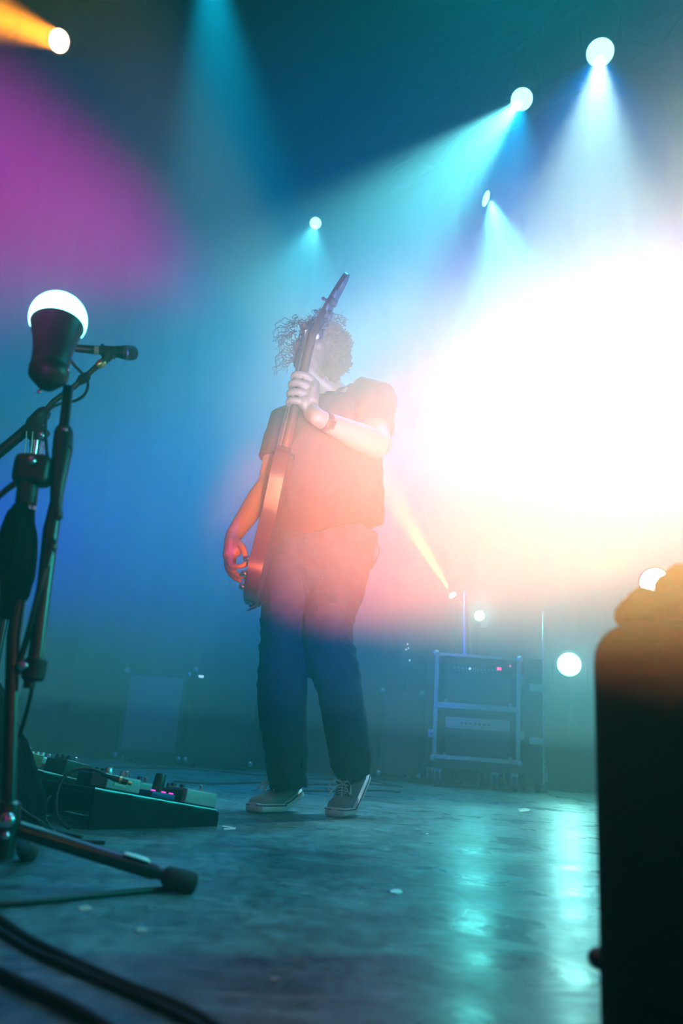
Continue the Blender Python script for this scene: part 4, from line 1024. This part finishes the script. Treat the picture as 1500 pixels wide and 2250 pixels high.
T, x0, x1, z0, z1 = cab('plain black cabinet between the pale-fronted one and the musician', 418, 560, 1476, 1665, 6.05, M['case'])
bm = NB(); box(bm, (P(441, 1486, 6.02).x, 6.035, P(441, 1486, 6.02).z), (.036, .01, .018), None, .002); obj('status_display', bm, M['led_white'], T)
# dark amplifier stack right of the musician
T, x0, x1, z0, z1 = cab('black cabinet half hidden in blue haze between the musician and the rack', 836, 925, 1520, 1690, 6.12, M['case'])
LS = thing('light_stand', 'slim black stand with tiny lit dots rising behind the half-hidden cabinet', 'stand', (P(897, 1500, 6.4).x, 6.58, 0))
bx = P(897, 1500, 6.4).x
bm = NB(); tube(bm, [(bx, 6.575, .02), (bx, 6.575, P(897, 1385, 6.5).z)], .014, 12); obj('pole', bm, M['black_metal'], LS)
bm = NB(); lathe(bm, [(.045, 0), (.045, .015), (.02, .02)], (bx, 6.59, 0), (0, 0, 1), 20); obj('round_base', bm, M['black_metal'], LS)
bm = NB(); box(bm, (bx, 6.53, P(897, 1425, 6.5).z), (.10, .06, .26), None, .005); obj('control_box', bm, M['black_plastic'], LS)
for a, b in ((896, 1414), (898, 1423), (893, 1426), (901, 1450)):
    bm = NB(); ball(bm, (P(a, b, 6.46).x, 6.498, P(a, b, 6.46).z), .007, None, 10, 8); obj('status_light', bm, M['led_white'], LS)
# ---------------------------------------------------------------- lamps one sees, and what carries them
def lens_mat(name, col, s): return mat(name, (.8, .8, .8), .3, emis=col, estr=s)
LENS_W = lens_mat('lit_lens_white', (.36, 1.0, .95), 5.0)
LENS_O = lens_mat('lit_lens_amber', (1.0, .80, .42), 6.0)
def moving_head(label, pos, target, r, lens, hang_z, group='moving heads on the trusses', length=None, up=True):
    d = (Vector(target) - Vector(pos)).normalized(); L_ = length or r * 3.4
    T = thing('stage_light', label, 'lamp', Vector(pos), group=group)
    bm = NB(); lathe(bm, [(0, .010), (r * .5, .009), (r * .93, .004), (r * .93, -.004), (0, -.004)], pos, d, 32); obj('lens', bm, lens, T)
    bm = NB(); lathe(bm, [(r * .93, 0), (r * 1.06, .004), (r * 1.10, -.02), (r * 1.08, -.3 * L_), (r * .96, -.34 * L_), (r * .94, -.75 * L_), (r * .7, -.98 * L_), (0, -L_)], pos, d, 32); h = obj('housing', bm, M['black_plastic'], T)
    bm = NB()
    lathe(bm, [(r * 1.10, -.12 * L_), (r * 1.14, -.13 * L_), (r * 1.14, -.17 * L_), (r * 1.10, -.18 * L_)], pos, d, 32); obj('cooling_ring', bm, M['black_metal'], h)
    c = Vector(pos) - d * (L_ * .5); s = d.cross(Vector((0, 0, 1))).normalized(); g = 1 if up else -1
    zt = Vector((0, 0, g * r * 2.0))
    bm = NB(); tube(bm, [c + s * r * 1.0, c + s * r * 1.35, c + s * r * 1.35 + zt, c - s * r * 1.35 + zt, c - s * r * 1.35, c - s * r * 1.0], [(r * .12, r * .22)] * 6, 8); obj('yoke', bm, M['black_metal'], T)
    if hang_z is not None:
        top = c + zt; bm = NB(); box(bm, top + Vector((0, 0, g * r * .45)), (r * 2.0, r * 2.0, r * .9), None, r * .12); obj('base_box', bm, M['black_plastic'], T)
        bm = NB(); tube(bm, [top + Vector((0, 0, g * r * .8)), Vector((top.x, top.y, hang_z - .025))], .016, 10); obj('hanging_clamp', bm, M['black_metal'], T)
    return T, c
TZ = 5.45
ct = []
for k, lab, r, lens in (('A', 'largest white stage lamp, top right of the picture', .098, LENS_W), ('B', 'second largest white stage lamp, just left of and below the largest', .085, LENS_W),
                        ('C', 'small white lamp turned aside so its lens looks like a thin oval', .070, LENS_W), ('D', 'small round white lamp high above the musician', .056, LENS_W),
                        ('E', 'amber lamp at the top left corner throwing an orange beam to the left', .088, LENS_O)):
    pos = dict(A=LAMP_A, B=LAMP_B, C=LAMP_C, D=LAMP_D, E=LAMP_E)[k]
    tgt = AIM[k]
    T, c = moving_head(lab, pos, tgt, r, lens, TZ); ct.append((k, c))
cc = dict(ct)
def truss(label, a, b, r=.024, gap=.26):
    T = thing('lighting_truss', label, 'truss', a)
    d = (b - a).normalized(); n = max(2, int((b - a).length / gap)); up_ = Vector((0, 0, gap))
    for z in (Vector(), up_): bm = NB(); cyl(bm, a + z, b + z, r, 12); obj('chord', bm, M['black_metal'], T)
    for i in range(n):
        p0 = a.lerp(b, i / n); p1 = a.lerp(b, (i + 1) / n)
        if i % 2: bm = NB(); cyl(bm, p0 + up_, p1, r * .45, 8)
        else: bm = NB(); cyl(bm, p0, p1 + up_, r * .45, 8)
        obj('brace', bm, M['black_metal'], T)
def line_to(c1, c2, yb, xmax):
    d = (c2 - c1); d.z = 0; d.normalize()
    a = c1 + d * ((yb - c1.y) / d.y); b = c1 - d * ((xmax - c1.x) / abs(d.x)) if d.x < 0 else c1 + d * ((xmax - c1.x) / d.x)
    a.z = b.z = TZ; return a, b
a, b = line_to(cc['A'], cc['D'], WALL_Y - .08, 5.88)
truss('long dark truss running diagonally up-stage over the two big white lamps', a, b)
dv = (cc['D'] - cc['A']); dv.z = 0
a, b = line_to(cc['C'], cc['C'] + dv, WALL_Y - .08, 5.88)
truss('shorter dark truss at the back above the thin oval lamp', a, b)
e = cc['E']
truss('dark truss at the left side above the amber lamp', Vector((-5.88, e.y, TZ)), Vector((e.x + .5, e.y, TZ)))
# faint far lamps in the haze
for lab, px, py, y, r in (('faint far lamp in the haze beside the musician\'s raised arm', 969, 862, 6.45, .03), ('faint far lamp in the haze, higher and further right', 1165, 815, 6.45, .034)):
    p = P(px, py, y)
    moving_head(lab, p, p + Vector((-.2, -1, -.1)), r, lens_mat('lit_lens_far', (.95, 1, .9), 3.0), None, group='faint far lamps')
    bm = NB(); cyl(bm, (p.x, WALL_Y - .1, p.z + r * 2.2), (p.x, p.y + .05, p.z + r * 2.0), .012, 8); tag(obj('wall_bracket', bm, M['black_metal']), ('short bracket carrying the faint far lamp beside the musician' if px < 1000 else 'short bracket carrying the higher faint far lamp'), 'bracket')
# small amber par lamp on the pole behind the rack, low cyan-white lamps
T, c = moving_head('small amber lamp low at the right, its orange beam rising to the left', LAMP_F, AIM['F'], .034, LENS_O, None, group='low lamps', length=.16)
bm = NB(); tube(bm, [Vector((c.x, c.y, 0.02)), Vector((c.x, c.y, c.z - .07))], .012, 10); obj('stand_pole', bm, M['black_metal'], T)
bm = NB(); lathe(bm, [(.09, 0), (.09, .015), (.02, .02)], (c.x, c.y, 0), (0, 0, 1), 18); obj('round_base', bm, M['black_metal'], T)
for nm, pos, r, lab in (('G', LAMP_G, .042, 'small round greenish-white lamp just right of the pole above the rack'), ('H', LAMP_H, .10, 'glaring greenish-white flood lamp low at the right, behind the tall case')):
    T, c = moving_head(lab, pos, AIM[nm], r, LENS_W, None, group='low lamps', up=False, length=.17 if nm == 'H' else None)
    bm = NB(); tube(bm, [Vector((c.x, c.y, 0.02)), Vector((c.x, c.y, c.z - r * 1.9))], .014, 10); obj('stand_pole', bm, M['black_metal'], T)
    bm = NB(); lathe(bm, [(.10, 0), (.10, .015), (.02, .02)], (c.x, c.y, 0), (0, 0, 1), 18); obj('round_base', bm, M['black_metal'], T)
# blinding lamp behind the black monitor
T, c = moving_head('blinding warm lamp peeping over the black monitor at the right edge', LAMP_I, AIM['I'], .034, LENS_O, None, group='low lamps', up=False)
bm = NB(); tube(bm, [Vector((c.x, c.y, 0.02)), Vector((c.x, c.y, c.z - .09))], .014, 10); obj('stand_pole', bm, M['black_metal'], T)
bm = NB(); lathe(bm, [(.12, 0), (.12, .015), (.02, .02)], (c.x, c.y, 0), (0, 0, 1), 18); obj('round_base', bm, M['black_metal'], T)
# ---------------------------------------------------------------- black monitor at the right edge
ym0, ym1 = .78, 1.22
xl = P(1306, 2100, ym0).x; zt_ = P(1400, 1372, ym0 + .03).z
yaw_ = R(-24)                                          # the box is turned towards stage left
MO = Vector((xl, ym0, 0)); mu = Vector((math.cos(yaw_), math.sin(yaw_), 0)); mv = Vector((-math.sin(yaw_), math.cos(yaw_), 0))
MB_ = thing('stage_monitor', 'big black monitor box filling the right edge, out of focus', 'speaker', MO + mu * .3 + mv * .2)
bm = NB(); prism(bm, [(0, 0), (.62, 0), (.62, .40), (0, .40)], basis(MO + Vector((0, 0, zt_ / 2)), mu, mv, Vector((0, 0, 1))), zt_)
es = [e for e in bm.edges if all(v.co.z > zt_ * .9 for v in e.verts) or abs(e.verts[0].co.z - e.verts[1].co.z) > .1]
bmesh.ops.bevel(bm, geom=es, offset=.040, segments=7, affect='EDGES', profile=.5)
obj('enclosure', bm, M['cloth'], MB_)
bm = NB(); prism(bm, [(.03, -.004), (.59, -.004), (.59, .004), (.03, .004)], basis(MO + Vector((0, 0, zt_ * .42)), mu, mv, Vector((0, 0, 1))), zt_ * .62); obj('front_grille', bm, M['cloth'], MB_)
bm = NB(); ball(bm, MO + mu * .0 + mv * .05 + Vector((0, 0, .06)), (.012, .012, .010)); obj('side_lug', bm, M['black_plastic'], MB_)
bm = NB()
for a, b, c, r in ((1402, 1352, .98, (.020, .05, .022)), (1411, 1325, 1.0, (.016, .04, .020)), (1440, 1350, 1.0, (.05, .06, .024)), (1512, 1290, 1.02, (.034, .06, .024)), (1535, 1300, 1.02, (.05, .08, .042)), (1490, 1350, 1.0, (.05, .07, .028))): ball(bm, P(a, b, c), r)
jk = remesh(bm, .005, 3, 'jacket')
folds(jk, lambda p: .006 * noise.noise(p * 30) + .004 * noise.noise(p * 70))
for v in jk.vertices: v.co.z = max(v.co.z, zt_ + .001)
tag(link('jacket', jk, M['cloth']), 'crumpled dark cloth jacket heaped on top of the black monitor', 'jacket')
# ---------------------------------------------------------------- cables on the floor
cable('floor_cable', 'thick near cable curving from the left edge to the bottom, above the corner one', [F(-60, 1975, .006), F(0, 2020, .006), F(60, 2062, .006), F(130, 2098, .006), F(220, 2140, .006), F(300, 2175, .006), F(380, 2205, .006), F(450, 2240, .006), F(520, 2290, .006)], .0055)
cable('floor_cable', 'thin near cable lying just beside the thick one at the left edge', [F(-60, 2010, .004), F(10, 2052, .004), F(70, 2088, .004), F(140, 2118, .005), F(230, 2158, .004), F(330, 2200, .004), F(420, 2244, .004), F(500, 2300, .004)], .0036)
cable('floor_cable', 'lowest near cable crossing the bottom left corner', [F(-80, 2100, .006), F(0, 2138, .006), F(80, 2176, .006), F(160, 2214, .006), F(240, 2262, .006), F(300, 2310, .006)], .0055)
cable('floor_cable', 'long thin cable across the floor behind both shoes, the nearer one', [F(380, 1717, .004), F(480, 1722, .004), F(580, 1719, .004), F(700, 1724, .004), F(800, 1722, .004), F(885, 1729, .004)], .006)
cable('floor_cable', 'faint cable across the floor behind the shoes, the farther one', [F(250, 1686, .004), F(420, 1690, .004), F(560, 1702, .004), F(700, 1712, .004), F(790, 1712, .004), F(860, 1724, .004)], .006)
cable('floor_cable', 'short cable end on the floor right of the lifted shoe', [F(640, 1738, .004), F(760, 1738, .004), F(840, 1737, .004), F(880, 1740, .004)], .005)
cable('floor_cable', 'dark strip standing in for the shadow of the stand leg at the left', [F(-80, 1992, .005), F(60, 1982, .005), F(200, 1968, .005), F(330, 1956, .005), F(400, 1951, .005)], .0045)  # dark tube laid in place of the leg's shadow line
# ---------------------------------------------------------------- scraps of tape and paper
def scrap(name, label, pts, m='paper', cat='scrap', h=.0012, group=None):
    bm = NB(); g = [F(a, b, .0006) for a, b in pts]
    A = [bm.verts.new((p.x, p.y, .0004)) for p in g]; B = [bm.verts.new((p.x, p.y, .0004 + h)) for p in g]
    bm.faces.new(A[::-1]); bm.faces.new(B); n = len(A)
    for k in range(n): bm.faces.new((A[k], A[(k + 1) % n], B[(k + 1) % n], B[k]))
    return tag(obj(name, bm, M[m], smooth=False), label, cat, group)
scrap('tape_mark', 'bright white arrow-shaped tape mark beside the low end of the pedalboard', [(489, 1815), (518, 1819), (517, 1822), (492, 1823), (490, 1821), (508, 1820), (489, 1817)], cat='tape')
scrap('paper_scrap', 'largest white paper scrap on the open floor below the lifted shoe', [(857, 1957), (868, 1954), (880, 1956), (884, 1961), (872, 1964), (858, 1962)])
for lab, x, y, s in (('tiny pale fleck far out on the floor right of the lifted shoe', 938, 1833, 4), ('small pale fleck left of the largest scrap', 792, 1986, 3), ('pale torn scrap near the left edge, beyond the two near cables', 186, 1996, 16), ('pale fleck between the near cable and the picture centre', 310, 2044, 13),
                     ('pale square fleck low in the middle of the floor', 604, 2152, 10), ('pale sliver right of the musician on the far floor', 1150, 1780, 14)):
    scrap('paper_scrap', lab, [(x - s, y - s * .18), (x + s * .4, y - s * .28), (x + s, y - s * .1), (x + s * .9, y + s * .2), (x - s * .6, y + s * .28)], m='tape')
